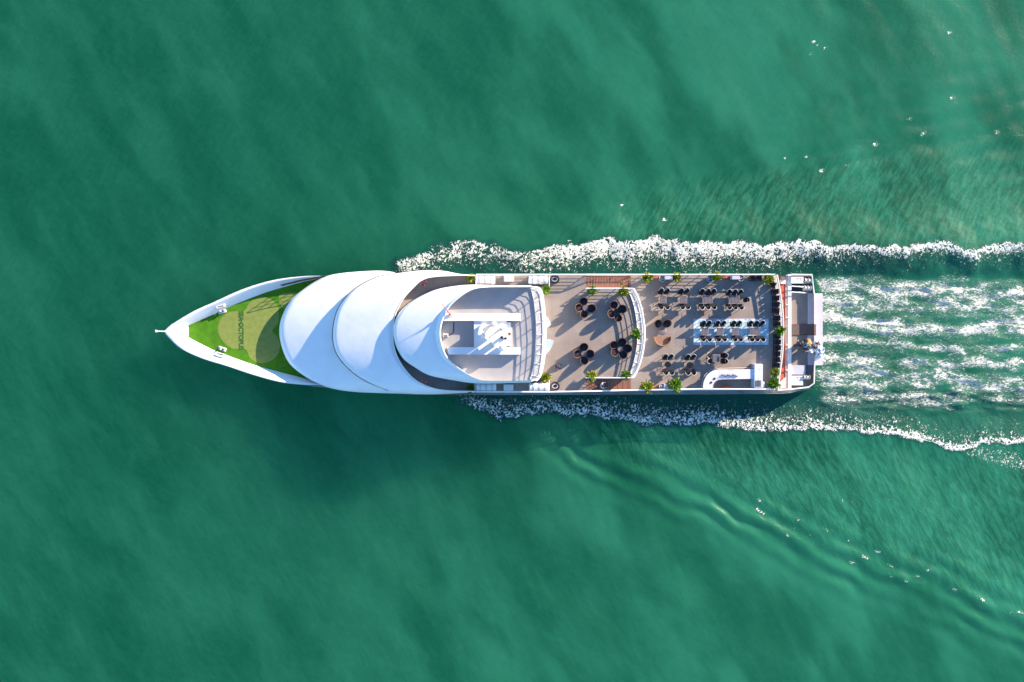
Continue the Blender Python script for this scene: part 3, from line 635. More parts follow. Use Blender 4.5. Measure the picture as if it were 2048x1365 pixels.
MB().lathe([(.12, 3.0), (.16, 3.1), (.12, 3.3), (.03, 3.36)], *at(314, 663, 3)[:2], 10).build('bow_light', M['white'], st, sm=True)
MB().tube([at(311, 660, 3.1), at(311, 666.5, 3.1)], .05, 5).build('cross_arm', M['steel'], st)
UB = smooth(OUT_U, 60)
for k in range(4, 56, 5):
    a, c = at(*UB[k], 2.8), at(UB[k][0] + 5, UB[k][1] + 3.4, 2.62)
    MB().tube([a, c], .045, 4).build('bulwark_bracket', M['rail'], ship)
b = MB(); nose = [(331, 663.5), (340, 655.5), (350, 648.5), (368, 650), (370, 655.4), (370, 670.8), (368, 678), (352, 682), (340, 673)]
b.prism([tuple(at(x, y, 2.5)[:2]) for x, y in nose], 1.5, 2.55); b.build('nose_deck', M['white'], ship)

# flybridge superstructure ---------------------------------------------------
P_([(886, 627), (1041, 627), (1041, 642), (900, 642), (885, 642)], ZF - .05, 8.95, 'casing', 'white')
P_([(894, 695), (1041, 695), (1041, 709.5), (897, 709.5)], ZF - .05, 8.95, 'casing', 'white')
P_([(948, 642.05), (1013, 642.05), (1013, 694.95), (948, 694.95)], ZF - .05, 8.7, 'mast_platform', 'white')
b = MB(); c = at(892, 671, ZF); b.box(c.x - .28, c.y - .2, ZF, c.x + .28, c.y + .2, ZF + .5, b=.04); jb = b.build('junction_box', M['steel'], ship)
MB().tube([at(897, 671, ZF + .1), at(903, 669, ZF + .06), at(907, 664, ZF + .06), at(907, 645, ZF + .06)], .04, 5).build('cable', M['dark'], ship)
c = at(892, 672, ZF); MB().box(c.x - .2, c.y - .16, ZF + .5, c.x + .2, c.y + .1, ZF + .53).build('lid', M['clg'], jb)
def pix(x, y): return (780 + x / 5.055, 530 + y / 5.055)
# arch legs and beams of the mast
mg = MB(); a = at(*pix(905, 700), 9.0); c = at(*pix(1000, 790), 9.0)
mast = P_([pix(925, 590), pix(965, 600), pix(930, 650), pix(905, 720), pix(885, 700), pix(900, 640)], 9.0, 11.2, 'mast_wing', 'white')
P_([pix(1000, 640), pix(1025, 625), pix(1000, 690), pix(985, 760), pix(960, 740), pix(975, 680)], 9.0, 11.4, 'mast_wing', 'white')
MB().tube([at(*pix(930, 680), 11.0), at(*pix(1000, 780), 11.2)], .12, 6).build('scanner_arm', M['white'], mast)
MB().box(*(lambda c: (c.x - 1.0, c.y - .18, 11.4, c.x + 1.0, c.y + .18, 11.62))(at(*pix(965, 800), 11.4)), rot=R(35), b=.05).build('radar_scanner', M['white'], mast)
MB().box(*(lambda c: (c.x - 1.0, c.y - .5, 9.0, c.x + 1.0, c.y + .5, 10.6))(at(*pix(1105, 740), 9.5)), rot=R(36), b=.1).build('mast_base', M['white'], mast)
MB().box(*(lambda c: (c.x - 1.1, c.y - .16, 10.6, c.x + 1.1, c.y + .16, 10.8))(at(*pix(1040, 680), 10.8)), rot=R(40), b=.04).build('mast_beam', M['white'], mast)
for (x, y, r, z) in ((1125, 630, .42, 9.9), (1135, 840, .40, 9.6), (1050, 600, .32, 9.4)):
    c = at(*pix(x, y), z); MB().lathe([(r * .5, 9.0), (r * .5, z - .3), (r, z - .1), (r, z + r * .5), (r * .8, z + r * .9), (r * .4, z + r * 1.15), (.02, z + r * 1.2)], c.x, c.y, 16).build('antenna_dome', M['white'], mast, sm=True)
c = at(*pix(1130, 735), 11); MB().lathe([(.16, 10.6), (.18, 11.2), (.12, 11.35)], c.x, c.y, 8).build('searchlight', M['dark'], mast)
MB().box(c.x + .3, c.y - .25, 10.6, c.x + .55, c.y, 10.85).build('horn', M['dark'], mast)
MB().tube([at(*pix(1205, 700), ZF), at(*pix(1205, 700), ZF + 1.0)], [.12, .2], 8).build('compass_stand', M['cushb'], ship)
for y in (627, 709): pass
mast.location.z = -.3
P_([(1013.2, 645), (1022, 645), (1022, 692), (1013.2, 692)], ZF, 8.45, 'bench', 'white')
# blue leaf-shaped panels under the flybridge edge
for pts, lb in (([(1088, 632), (1094, 636), (1101, 649), (1100, 651), (1094, 655), (1088, 657)], 'upper of two pale blue pointed panels jutting from under the flybridge aft edge'), ([(1088, 681), (1097, 680), (1105, 682), (1106, 684), (1101, 697), (1094, 706), (1088, 711)], 'lower of two pale blue leaf shaped panels jutting from under the flybridge aft edge')):
    P = smooth(pts, 26); z = 6.9; c = at(1090, pts[0][1] + 12, z)
    t = thing('awning_panel', lb, 'awning', (c.x, c.y, ZA), group='blue awning panels')
    MB().prism([(at(x, y, z).x - c.x, at(x, y, z).y - c.y) for x, y in P], z - ZA - .05, z - ZA).build('panel', M['bluep'], t)
    MB().tube([(at(x, y, z).x - c.x, at(x, y, z).y - c.y, z - ZA) for x, y in P], .04, 4).build('rim', M['steel'], t)
    MB().tube([(-.2, 0, 0), (-.2, 0, z - ZA - .05)], .04, 6).build('post', M['steel'], t)

# ------------------------------------------------------------------ furniture prototypes
def proto_pod():
    t = thing('tub_chair', '', 'chair')
    n = 26; rows = []
    def rimz(a, lo=.48, hi=1.30): return lo + (hi - lo) * (0.5 + 0.5 * math.cos(a)) ** 1.1    # a = 0 is the back
    for kind, s in (('o', 0), ('o', .35), ('o', .7), ('o', 1), ('i', 1), ('i', .6), ('i', 0)):
        row = []
        for k in range(n):
            a = 2 * math.pi * k / n; h = rimz(a); z = .06 + (h - .06) * s if kind == 'o' else .34 + (h - .34) * s
            r = (.36 + .13 * math.sin(min(1, z / 1.0) * 1.7)) - (.06 if kind == 'i' else 0) - (0.03 * max(0, z - 1))
            row.append((r * math.cos(a), r * math.sin(a), z))
        rows.append(row)
    MB().grid(rows[:4], True).build('shell', M['podw'], t, sm='all')
    MB().grid(rows[3:], True).build('lining', M['podin'], t, sm='all')
    MB().tube([rows[3][k] for k in range(n)], .030, 5, closed=True).build('rim', M['podw'], t, sm='all')
    MB().lathe([(.38, .36), (.40, .42), (.38, .48), (.30, .50), (.02, .49)], 0, 0, 18).build('cushion', M['cush'], t, sm=True)
    MB().lathe([(.28, 0), (.28, .06)], 0, 0, 14).build('base', M['dark'], t)
    return t
def proto_dine():
    t = thing('dining_chair', '', 'chair')
    MB().box(-.25, -.26, .42, .25, .24, .49, b=.03).build('seat', M['wick'], t)
    n = 14; rows = []
    for z in (.49, .75, 1.0, 1.08):
        k_ = 1 if z < 1.05 else .93
        rows.append([((.285 - .0 * z) * math.cos(a) * k_, (-.02 - .30 * math.sin(a) - .10 * (z - .49)) if 1 else 0, z - (.16 * (1 - math.sin(a)) if z > .7 else 0)) for a in np.linspace(0.02, math.pi - .02, n)])
    b = MB(); b.grid(rows); o = b.build('backrest', M['wick'], t, sm='all')
    md = o.modifiers.new('thick', 'SOLIDIFY'); md.thickness = .035
    b = MB(); b.tube([(x * 1.03, y * 1.03 - .01, z + .012) for x, y, z in rows[-1]], .022, 5); b.build('top_trim', M['steel'], t, sm='all')
    for s in (-1, 1):
        MB().tube([(s * .28, -.05, .66), (s * .29, .12, .66), (s * .28, .24, .64)], .022, 5).build('armrest', M['wick'], t)
        for y in (-.24, .21): MB().tube([(s * .25, y, 0), (s * .25, y, .43)], .018, 5).build('leg', M['dark'], t)
    return t
def proto_lounge():
    t = thing('lounge_chair', '', 'chair')
    MB().box(-.27, -.30, .30, .27, .28, .42, b=.04).build('seat', M['cush'], t)
    MB().box(-.33, -.33, .05, .33, -.27, .36).box(-.33, .26, .05, .33, .31, .30).build('frame', M['wick'], t)
    b = MB(); b.box(-.33, -.40, .2, .33, -.30, .98, b=.04); b.build('backrest', M['wick'], t)
    for s in (-1, 1): MB().box(s * .30 - .045, -.30, .15, s * .30 + .045, .30, .60, b=.03).build('armrest', M['cushb'], t)
    MB().box(-.25, -.29, .42, .25, -.19, .78, b=.03).build('back_cushion', M['cush'], t)
    for s in (-1, 1):
        for y in (-.3, .26): MB().box(s * .28 - .02, y - .02, 0, s * .28 + .02, y + .02, .16).build('leg', M['dark'], t)
    return t
def dtable(w_, d_, m='ttop'):
    t = thing('dining_table', '', 'table')
    MB().box(-w_ / 2, -d_ / 2, .71, w_ / 2, d_ / 2, .745, b=.01).build('table_top', M[m], t)
    MB().tube([(-w_ / 2, -d_ / 2, .735), (w_ / 2, -d_ / 2, .735), (w_ / 2, d_ / 2, .735), (-w_ / 2, d_ / 2, .735)], .018, 4, closed=True).build('edge_trim', M['steel'], t)
    for sx_ in (-1, 1):
        for sy in (-1, 1): MB().tube([(sx_ * (w_ / 2 - .06), sy * (d_ / 2 - .06), 0), (sx_ * (w_ / 2 - .06), sy * (d_ / 2 - .06), .71)], .022, 5).build('leg', M['dark'], t)
    return t
def rtable(r, m, h=.6, sx_=1):
    t = thing('round_table', '', 'table')
    o = MB().lathe([(r * .97, h - .05), (r, h - .03), (r, h - .01), (r * .97, h)], 0, 0, 24).build('table_top', M[m], t, sm=True); o.scale.x = sx_
    MB().lathe([(.05, .03), (.04, h - .05)], 0, 0, 8).build('pedestal', M['dark'], t); MB().lathe([(r * .55, 0), (r * .5, .03)], 0, 0, 14).build('base', M['dark'], t)
    return t
used = set()
def place(proto, px, py, z, rz, label, group, s=1.0):
    v = at(px, py, z)
    if proto in used or proto.name in used: return dup(proto, v, rz, label, group, s)
    used.add(proto.name); proto.location = v; proto.rotation_euler = (0, 0, rz); proto.scale = (s, s, s); proto['label'] = label; proto['group'] = group
    return proto
pod, dine, loun = proto_pod(), proto_dine(), proto_lounge()
# ring groups on the upper terrace: (table), [chairs]
GA = 'copper and black tub chairs around the terrace tables'
z4 = lambda x, y: (1070 + x / 5.055, 530 + y / 5.055)
clusters = [
 ('upper left', (505, 440), 'ttopg', .34, [((485, 375), 'top'), ((437, 438), 'left'), ((488, 503), 'bottom'), ((565, 445), 'right')]),
 ('upper right', (825, 470), 'ttopb', .28, [((788, 412), 'top left'), ((872, 450), 'right'), ((762, 500), 'left'), ((830, 540), 'bottom')]),
 ('lower left', (492, 900), 'ttopg', .34, [((487, 833), 'top'), ((422, 900), 'left'), ((492, 968), 'bottom'), ((550, 900), 'right')]),
 ('lower right', (857, 850), 'ttopn', .34, [((785, 810), 'upper left'), ((870, 782), 'top'), ((925, 845), 'right'), ((795, 885), 'lower left'), ((880, 910), 'bottom')]),
]
for nm, tp, tm, tr, chs in clusters:
    tx, ty = z4(*tp); t = rtable(tr, tm, .62); t.location = at(tx, ty, ZA)
    t['label'] = {'upper left': 'grey', 'upper right': 'small black', 'lower left': 'grey', 'lower right': 'brown'}[nm] + f' round table ringed by tub chairs, {nm} cluster on the upper terrace'; t['group'] = 'round tables on the upper terrace'
    for (cx, cy), w_ in chs:
        x, y = z4(cx, cy); a = math.atan2(-(cy - tp[1]), cx - tp[0]) + random.uniform(-.12, .12)
        place(pod, x, y, ZA, a, f'{w_} tub chair of the {nm} ring of {"five" if len(chs) == 5 else "four"} on the terrace', GA, random.uniform(.97, 1.03))
place(pod, 1314, 648, ZB, R(110), 'left of two dark tub chairs beside the pill shaped grey table', 'tub chairs by the curved sofa')
place(pod, 1331.5, 648, ZB, R(75), 'right of two dark tub chairs beside the pill shaped grey table', 'tub chairs by the curved sofa')
t = rtable(.42, 'ttopg', .5, 1.25); t.location = at(1323.5, 664.5, ZB); t['label'] = 'oval grey table between two tub chairs and the curved tan sofa'
# curved sofa
c = at(1323.5, 680, ZB); t = thing('curved_sofa', 'half round tan wicker sofa with one round pillow beside the curved railing', 'sofa', c)
n = 22; an = np.linspace(math.pi - .15, 2 * math.pi + .15, n)
ro = 1.05
MB().grid([[(r * math.cos(a), .25 + r * math.sin(a) * .98, z) for a in an] for r, z in ((ro * .95, .0), (ro, .4), (ro, .75), (ro - .04, .8), (ro - .12, .75), (ro - .12, .36))]).build('backrest', M['tan'], t, sm='all')
MB().prism([(.93 * math.cos(a), .25 + .91 * math.sin(a)) for a in an], .05, .40).build('seat', M['tan'], t)
MB().lathe([(.05, .40), (.20, .44), (.23, .52), (.18, .60), (.02, .62)], .72, .12, 14).build('pillow', M['cushb'], t, sm=True)

# dining sets
UPS, DNS = R(0), R(180)     # chair back faces -y at rz 0; a chair on the far side has its back up (+y)
def dset(label, tx, ty, tw, td, top, bot, side=None, m='ttop', rnd=False):
    t = rtable(.36, m, .74, 1.1) if rnd else dtable(tw, td, m)
    t.location = at(tx, ty, ZB); t['label'] = {'ttopb': 'black oval', 'ttop': 'grey glass topped'}[m] + f' dining table of the {label}'
    t['group'] = 'dining tables on the stern deck'
    for row, rz, nm in ((top, math.pi, 'upper'), (bot, 0.0, 'lower')):
        k = len(row); od = {1: [''], 2: ['left', 'right'], 3: ['left', 'middle', 'right']}[k]
        for (x, y), o_ in zip(row, od):
            place(dine, x, y, ZB, rz + random.uniform(-.10, .10), f'{o_} dark wicker chair, {nm} side of {label}'.strip(), 'dark wicker dining chairs', 1.17)
    if side: place(dine, side[0], side[1], ZB, R(90), f'dark wicker chair at the right end of the {label}', 'dark wicker dining chairs')
q = 'row of tables by the upper rail'
dset(f'leftmost set by upper rail', 1323.5, 600, .8, .9, [(1319, 585.5), (1331, 585.5)], [(1318.5, 613), (1331, 613)])
dset(f'second set along upper rail', 1364, 600, .85, .9, [(1358.5, 585.5), (1370, 585.5)], [(1361, 613), (1371.5, 613)])
dset(f'third set along upper rail', 1412, 600, 1.2, .9, [(1400, 586.5), (1412, 586.5), (1422.5, 586.5)], [(1399.5, 613), (1411.5, 613), (1423, 613)])
dset(f'rightmost set by upper rail', 1465, 600.5, 1.3, .9, [(1453.7, 588), (1465, 588), (1476, 588)], [(1453.6, 613.5), (1465, 613.5), (1477, 613.5)], side=(1488, 600.5))
rz0 = at(1387, 690, ZB); rz1 = at(1537, 638, ZB); cc = at(1462, 664, ZB)
t = thing('patterned_rug', 'large blue and white mottled rug under four dining sets', 'rug', cc)
MB().box(rz0.x - cc.x, rz0.y - cc.y, .004, rz1.x - cc.x, rz1.y - cc.y, .02).build('pile', M['rug'], t)
MB().tube([(rz0.x - cc.x, rz0.y - cc.y, .012), (rz1.x - cc.x, rz0.y - cc.y, .012), (rz1.x - cc.x, rz1.y - cc.y, .012), (rz0.x - cc.x, rz1.y - cc.y, .012)], .025, 4, closed=True).build('binding', M['cll'], t)
for (nm, tx, tp, bt) in (('leftmost set on the blue rug', 1407, (1402.3, 1413.6), (1402, 1414)), ('second set on blue rug', 1437, (1431, 1442.3), (1432, 1444)), ('third set on blue rug', 1467, (1462.3, 1473.3), (1464.6, 1475.4)), ('rightmost set on the blue rug', 1506, (1496, 1507.7, 1519), (1498, 1508.7, 1520))):
    dset(nm, tx, 663.5, .8 if len(tp) == 2 else 1.1, .85, [(x, 649.5) for x in tp], [(x, 676.5) for x in bt])
dset('left set below the curved sofa', 1333, 729, .9, .8, [(1327.5, 715.5), (1338.8, 715.5)], [(1328, 742.5), (1339.7, 742.5)], m='ttopb', rnd=True)
dset('set between the curved sofa and the bar', 1377, 730, .9, .8, [(1371.5, 716), (1382.8, 716)], [(1372, 742.5), (1383, 742.5)], m='ttopb', rnd=True)
t = dtable(.8, .85, 'ttop'); t.location = at(1429, 716.5, ZB); t['label'] = 'grey square table with chairs left and right above the curved bar'; t['group'] = 'dining tables on the stern deck'
for x, y, rz, l in ((1415.6, 711, R(-90), 'upper left'), (1416.6, 722.3, R(-90), 'lower left'), (1443, 711, R(90), 'upper right'), (1443, 722.5, R(90), 'lower right')):
    place(dine, x, y, ZB, rz, f'{l} of four sideways dark wicker chairs above the curved bar', 'dark wicker dining chairs', 1.15)
# lounge chairs lining the stern rail
LC = [(1502.6, 558, 180), (1516, 558, 180), (1541.5, 569, 62), (1546.7, 584, 90), (1548, 597, 90), (1548.4, 609.5, 90), (1548, 622, 88), (1550, 636.5, 90), (1550.6, 649, 90), (1550.8, 673, 90), (1551, 684.5, 90), (1550.8, 696, 90), (1550, 707.7, 90), (1549.5, 719.5, 90), (1548.7, 731, 90)]
ordn = ['first', 'second', 'third', 'fourth', 'fifth', 'sixth', 'seventh']
for i, (x, y, a) in enumerate(LC):
    if i < 2: lb = ['left', 'right'][i] + ' of two dark lounge chairs against the upper rail near the stern corner'
    elif i < 9: lb = f'{ordn[i - 2]} dark lounge chair from the top, lining the stern rail above its middle plant'
    else: lb = f'{ordn[i - 9]} dark lounge chair below the middle plant, lining the stern rail'
    place(loun, x, y, ZB, R(a), lb, 'dark lounge chairs lining the stern rail', .92)

# ------------------------------------------------------------------ plants
def plant_mesh(seed, n, rad, leaf):
    r_ = random.Random(seed); b = MB()
    for i in range(n):
        a = r_.uniform(0, 6.283); e = r_.uniform(.05, 1.35); R0 = rad * r_.uniform(.35, 1.0) * (1 + .25 * math.sin(a * 3 + seed))
        d = Vector((math.cos(a) * math.cos(e), math.sin(a) * math.cos(e), math.sin(e) * 1.1)); p = d * R0 * .75 + Vector((0, 0, .75))
        l = leaf * r_.uniform(.7, 1.4); w_ = l * r_.uniform(.16, .28); dr = (d + Vector((r_.uniform(-.5, .5), r_.uniform(-.5, .5), r_.uniform(-.5, .1)))).normalized()
        sd = dr.cross(Vector((r_.uniform(-.4, .4), r_.uniform(-.4, .4), 1))).normalized() * w_
        b.add([p, p + dr * l * .5 + sd + Vector((0, 0, .03)), p + dr * l - Vector((0, 0, l * .25)), p + dr * l * .5 - sd + Vector((0, 0, .03))], [(0, 1, 2), (0, 2, 3)])
    return b
def make_plant(kind, seed, rad, leaf=.36, n=230):
    t = thing('potted_plant', '', 'plant')
    MB().lathe([(.20, 0), (.27, .45), (.30, .55), (.26, .55), (.25, .50)], 0, 0, 14).build('pot', M['pot'], t, sm=True)
    MB().lathe([(.245, .46), (.245, .49)], 0, 0, 12).build('soil', M['soil'], t)
    for k in range(3): MB().tube([(0.05 * k - .05, 0, .45), (.1 * math.cos(k * 2.1), .1 * math.sin(k * 2.1), .8), (.25 * math.cos(k * 2.1), .25 * math.sin(k * 2.1), 1.1)], .02, 4).build('stem', M['bark'], t)
    o = plant_mesh(seed, n, rad, leaf).build('foliage', M[kind], t); o['kind'] = 'stuff'
    return t
PL = [((942, 558, ZA), 'leafy', .5, 'yellow green potted plant at the upper tip of the crescent side deck'),
 ((942, 777, ZA), 'leafd', .5, 'dark shaded potted plant at the lower tip of the crescent side deck'),
 ((1091, 580.5, ZA), 'leafg', .62, 'green potted plant at the upper aft corner of the flybridge'),
 ((1090, 754.5, ZA), 'leafy', .58, 'yellow potted plant at the lower aft corner of the flybridge'),
 ((1183, 582, ZA), 'leafg', .58, 'potted plant at the upper terrace rail beside the head of the upper stairs'),
 ((1244.5, 584, ZA), 'leafy', .68, 'potted plant at the upper end of the curved terrace railing'),
 ((1269, 668.6, ZA), 'leafg', .62, 'potted plant at the middle of the curved terrace railing'),
 ((1249.5, 750, ZA), 'leafg', .60, 'potted plant at the lower end of the curved terrace railing'),
 ((1182, 752.5, ZA), 'leafy', .68, 'potted plant at the lower terrace rail beside the lower stairs'),
 ((1292, 556.5, ZB), 'leafy', .66, 'leftmost potted plant along the upper rail of the dining deck'),
 ((1350, 555.5, ZB), 'leafy', .66, 'second potted plant along the upper rail of the dining deck, beside a white box'),
 ((1429.5, 554.5, ZB), 'leafy', .60, 'third potted plant along the upper rail, right of a round blue tub'),
 ((1532, 559, ZB), 'leafy', .68, 'potted plant in the upper stern corner of the dining deck'),
 ((1556, 661.5, ZB), 'leafg', .68, 'potted plant midway along the row of stern lounge chairs'),
 ((1545.5, 744, ZB), 'leafy', .50, 'small yellow potted plant at the lower end of the stern chairs'),
 ((1543, 767, ZB), 'leafg', .78, 'large bushy plant in the lower stern corner next to the bar desk'),
 ((1292, 774, ZB), 'leafy', .82, 'large yellow plant on the lower rail left of the orange hose'),
 ((1347, 770.5, ZB), 'leafg', 1.0, 'largest bright green bush on the lower rail below the dining sets')]
for i, ((x, y, z), k, rad, lb) in enumerate(PL):
    rad *= random.uniform(.82, .95); t = make_plant(k, i + 1, rad, leaf=.22 + .13 * rad, n=int(300 + 260 * rad)); t.location = at(x, y, z); t.rotation_euler.z = random.uniform(0, 6); t['label'] = lb; t['group'] = 'potted plants on the decks'

# ------------------------------------------------------------------ deck equipment
def make_raft():
    t = thing('life_raft_canister', '', 'life raft'); n = 20
    L_, r = 1.15, .60; prof_ = []
    for k in range(33):
        s = k / 32; x = -L_ + 2 * L_ * s; e = min(1, (1 - abs(2 * s - 1)) * 6); rr = r * (.80 + .20 * math.sqrt(e)) - (.085 if k % 2 else 0)
        prof_.append((x, rr))
    rows = [[(x, rr * math.cos(a) * 1.0, .72 + rr * math.sin(a)) for a in [2 * math.pi * j / n for j in range(n)]] for x, rr in prof_]
    b = MB(); b.grid(rows, True); b.f += [tuple(range(n)), tuple(range(32 * n, 33 * n))]; b.build('canister', M['white'], t, sm=True)
    for x in (-.7, 0, .7): MB().tube([(x, .615 * math.cos(a), .72 + .615 * math.sin(a)) for a in [2 * math.pi * j / 20 for j in range(20)]], .018, 4, closed=True).build('strap', M['clg'], t)
    for x in (-.75, .75): MB().box(x - .06, -.5, 0, x + .06, .5, .22).build('cradle', M['steel'], t)
    return t
raft = make_raft()
for x, y, lb in ((971, 560.5, 'left ribbed white canister on the upper side deck beside the flybridge'), (1076, 560.5, 'right ribbed white canister on the upper side deck beside the flybridge'), (973, 774.5, 'left ribbed white canister on the lower side deck beside the flybridge'), (1077.5, 774.5, 'right ribbed white canister on the lower side deck beside the flybridge')):
    place(raft, x, y, ZA, 0, lb, 'ribbed white canisters on the side decks')
def make_locker():
    t = thing('deck_locker', '', 'locker')
    MB().box(-.55, -.36, .1, .55, .36, .62, b=.05).build('body', M['white'], t)
    for k in range(3): MB().box(-.48 + k * .33, -.28, .62, -.19 + k * .33, .28, .72, b=.04).build('lid', M['white'], t)
    for s in (-1, 1): MB().tube([(s * .6, -.3, .3), (s * .6, .3, .3)], .025, 5).build('handle', M['steel'], t)
    for s in (-1, 1): MB().box(s * .4 - .05, -.3, 0, s * .4 + .05, .3, .1).build('foot', M['dark'], t)
    return t
lk = make_locker()
for x, y, lb in ((1017.5, 558, 'white lidded deck locker between two canisters on the upper side deck'), (1017, 775, 'white lidded deck locker between two canisters on the lower side deck')): place(lk, x, y, ZA, 0, lb, 'white deck lockers')
def make_basket(m1='ttopg', inner='clw', r=.5):
    t = thing('round_tub', '', 'tub')
    MB().lathe([(r * .8, 0), (r, .5), (r, .62), (r - .06, .62), (r - .1, .2), (.02, .18)], 0, 0, 20, cap=False).build('tub', M[m1], t, sm=True)
    for k in range(4):
        a = k * .8; MB().tube([((r - .12 - .03 * k) * math.cos(a + u) * .9, (r - .12 - .03 * k) * math.sin(a + u) * .7, .5 + .03 * k) for u in np.linspace(0, 4.2, 12)], .035, 5).build('coil', M[inner], t, sm=True)
    MB().tube([(r * math.cos(u), r * math.sin(u), .62) for u in np.linspace(0, 6.283, 18)[:-1]], .035, 5, closed=True).build('rim', M['dark' if m1 == 'ttopg' else 'steel'], t)
    return t
for (x, y, z, m1, r, lb) in ((1109, 560, ZA, 'ttopg', .52, 'dark round tub of coiled rope on the upper side deck near the flybridge corner'), (1109.5, 772.5, ZA, 'ttopg', .52, 'dark round tub of coiled rope on the lower side deck near the flybridge corner'),
     (1323, 558, ZB, 'lilac', .38, 'round grey tub left of a white box on the upper rail'), (1417, 558, ZB, 'clt', .38, 'round blue tub left of a plant on the upper rail'), (1478.5, 557, ZB, 'cushb', .36, 'round brownish tub right of a white box on the upper rail'), (1322.5, 772.5, ZB, 'lilac', .36, 'round grey tub on the lower rail between orange hose and white box'),
     (1545, 755, ZB, 'lilac', .36, 'round grey tub between two plants in the lower stern corner')):
    t = make_basket(m1, 'clw', r); t.location = at(x, y, z); t['label'] = lb; t['group'] = 'round tubs along the rails'
for (x, y, w_, d_, h, lb) in ((1333.5, 556, .85, .55, 1.15, 'pale box standing between a tub and a plant on the upper rail'), (1466, 556, .85, .55, 1.15, 'pale box standing right of an orange hose box on the upper rail'), (1332, 773, .8, .5, .9, 'pale box on the lower rail beside the largest bush')):
    t = thing('deck_box', lb, 'box', at(x, y, ZB), group='pale boxes along the rails')
    MB().box(-w_ / 2, -d_ / 2, .06, w_ / 2, d_ / 2, h, b=.03).build('body', M['lilac'], t)
    MB().box(-w_ / 2 - .02, -d_ / 2 - .02, h + .002, w_ / 2 + .02, d_ / 2 + .02, h + .05, b=.02).build('lid', M['lilac'], t)
    MB().box(-.1, -d_ / 2 - .03, h - .2, .1, -d_ / 2 - .003, h - .15).build('latch', M['chrome'], t)
    for s in (-1, 1): MB().box(s * w_ * .4 - .04, -d_ / 2 + .02, 0, s * w_ * .4 + .04, d_ / 2 - .02, .06).build('foot', M['dark'], t)
for (x, y, lb) in ((1308, 555, 'orange fire hose rack left of a round tub on the upper rail'), (1450, 555, 'orange fire hose rack left of a pale box on the upper rail'), (1311, 775, 'orange fire hose rack right of the yellow plant on the lower rail'), (1451, 774.5, 'red orange hose rack lying inside the curved bar')):
    t = thing('hose_rack', lb, 'fire hose', at(x, y, ZB), group='orange hose racks along the rails')
    MB().box(-.55, -.12, .1, .55, .12, .34, b=.02).build('rack', M['orange'], t)
    for k in range(4): MB().tube([(-.5, -.09 + .05 * k, .37), (0, -.11 + .07 * k, .40), (.5, -.09 + .05 * k, .36)], .035, 5).build('hose', M['orange'], t)
    for s in (-1, 1): MB().box(s * .45 - .03, -.1, 0, s * .45 + .03, .1, .1).build('foot', M['dark'], t)
for (x, y, lb) in ((847, 565.5, 'red lifebuoy on the upper side of the crescent deck rim'), (846.5, 767, 'red lifebuoy on the lower side of the crescent deck rim')):
    t = thing('lifebuoy', lb, 'lifebuoy', at(x, y, 6.6), group='red lifebuoys'); t.rotation_euler = (R(28 if y < 600 else -28), 0, 0)
    MB().tube([(.34 * math.cos(a), .34 * math.sin(a), 0) for a in np.linspace(0, 6.283, 21)[:-1]], .10, 8, closed=True).build('ring', M['red'], t, sm='all')
    for k in range(4):
        a0 = k * math.pi / 2 + .4; MB().tube([(.34 * math.cos(a0 + d), .34 * math.sin(a0 + d), 0) for d in (0, .12)], .108, 8).build('band', M['white'], t)
# flag on the flybridge
t = thing('flag', 'red flag on a slanted staff at the front casing of the flybridge', 'flag', at(904, 634, 8.96))
MB().tube([(-1.0, 1.4, 1.9), (0, 0, 0)], .035, 6).build('staff', M['orange'], t)
rows = [[(-.15 - .35 * u + .1 * math.sin(v * 5), .15 + .6 * u * .9 + .08 * math.sin(u * 6), .35 + .75 * u - .5 * v) for u in np.linspace(0, 1, 8)] for v in np.linspace(0, 1, 6)]
MB().grid(rows).build('cloth', M['red'], t, sm='all')
# brown mat on the stern deck
c = at(1607.5, 660, 1.67); t = thing('brown_mat', 'dark brown ribbed mat lying across the stern deck and platform', 'mat', (c.x, c.y, 1.66))
p, q = at(1583, 671, 1.67), at(1632, 649, 1.67); MB().box(p.x - c.x, p.y - c.y, .004, q.x - c.x, q.y - c.y, .03).build('pile', M['mat_b'], t)
for y in (649.8, 670.2): v = at(1607, y, 1.68); MB().box(p.x - c.x, v.y - c.y - .04, .031, q.x - c.x, v.y - c.y + .04, .036).build('binding', M['cushb'], t)

# bar
c = at(1455, 765, ZB); bar = thing('curved_bar', 'white curved bar counter with sinks and utensils in the lower stern corner', 'bar counter', c)
def loc(x, y, h): v = at(x, y, ZB + h); return (v.x - c.x, v.y - c.y)
z6 = lambda L_: [(1270 + x / 9.75, 660 + y / 9.75) for x, y in L_]
ou = [tuple(p) for p in smooth(z6([(1325, 1135), (1335, 1040), (1375, 930), (1440, 850), (1530, 795), (1640, 775)]), 18)] + [(1508, 738.5)]
inn = [(1508, 758)] + [tuple(p) for p in smooth(z6([(1720, 968), (1620, 980), (1555, 1015), (1522, 1075), (1515, 1135)]), 14)]
MB().prism([loc(x, y, 1.1) for x, y in ou + inn], 1.02, 1.10).build('counter_top', M['marble'], bar)
ou2 = [tuple(p) for p in smooth(z6([(1340, 1130), (1350, 1045), (1390, 940), (1450, 865), (1535, 812), (1640, 790)]), 18)] + [(1506, 740)]
MB().prism([loc(x, y, .8) for x, y in ou2 + [(1506, 756)] + [(x + .5, y + 1) for x, y in inn[1:]]], 0, 1.018).build('counter_front', M['ttopn'], bar)
MB().tube([(*loc(x - 2.6, y - 2.2, .3), .3) for x, y in ou[:-1]] + [(*loc(1505, 735.5, .3), .3)], .03, 5).build('foot_rail', M['rail'], bar)
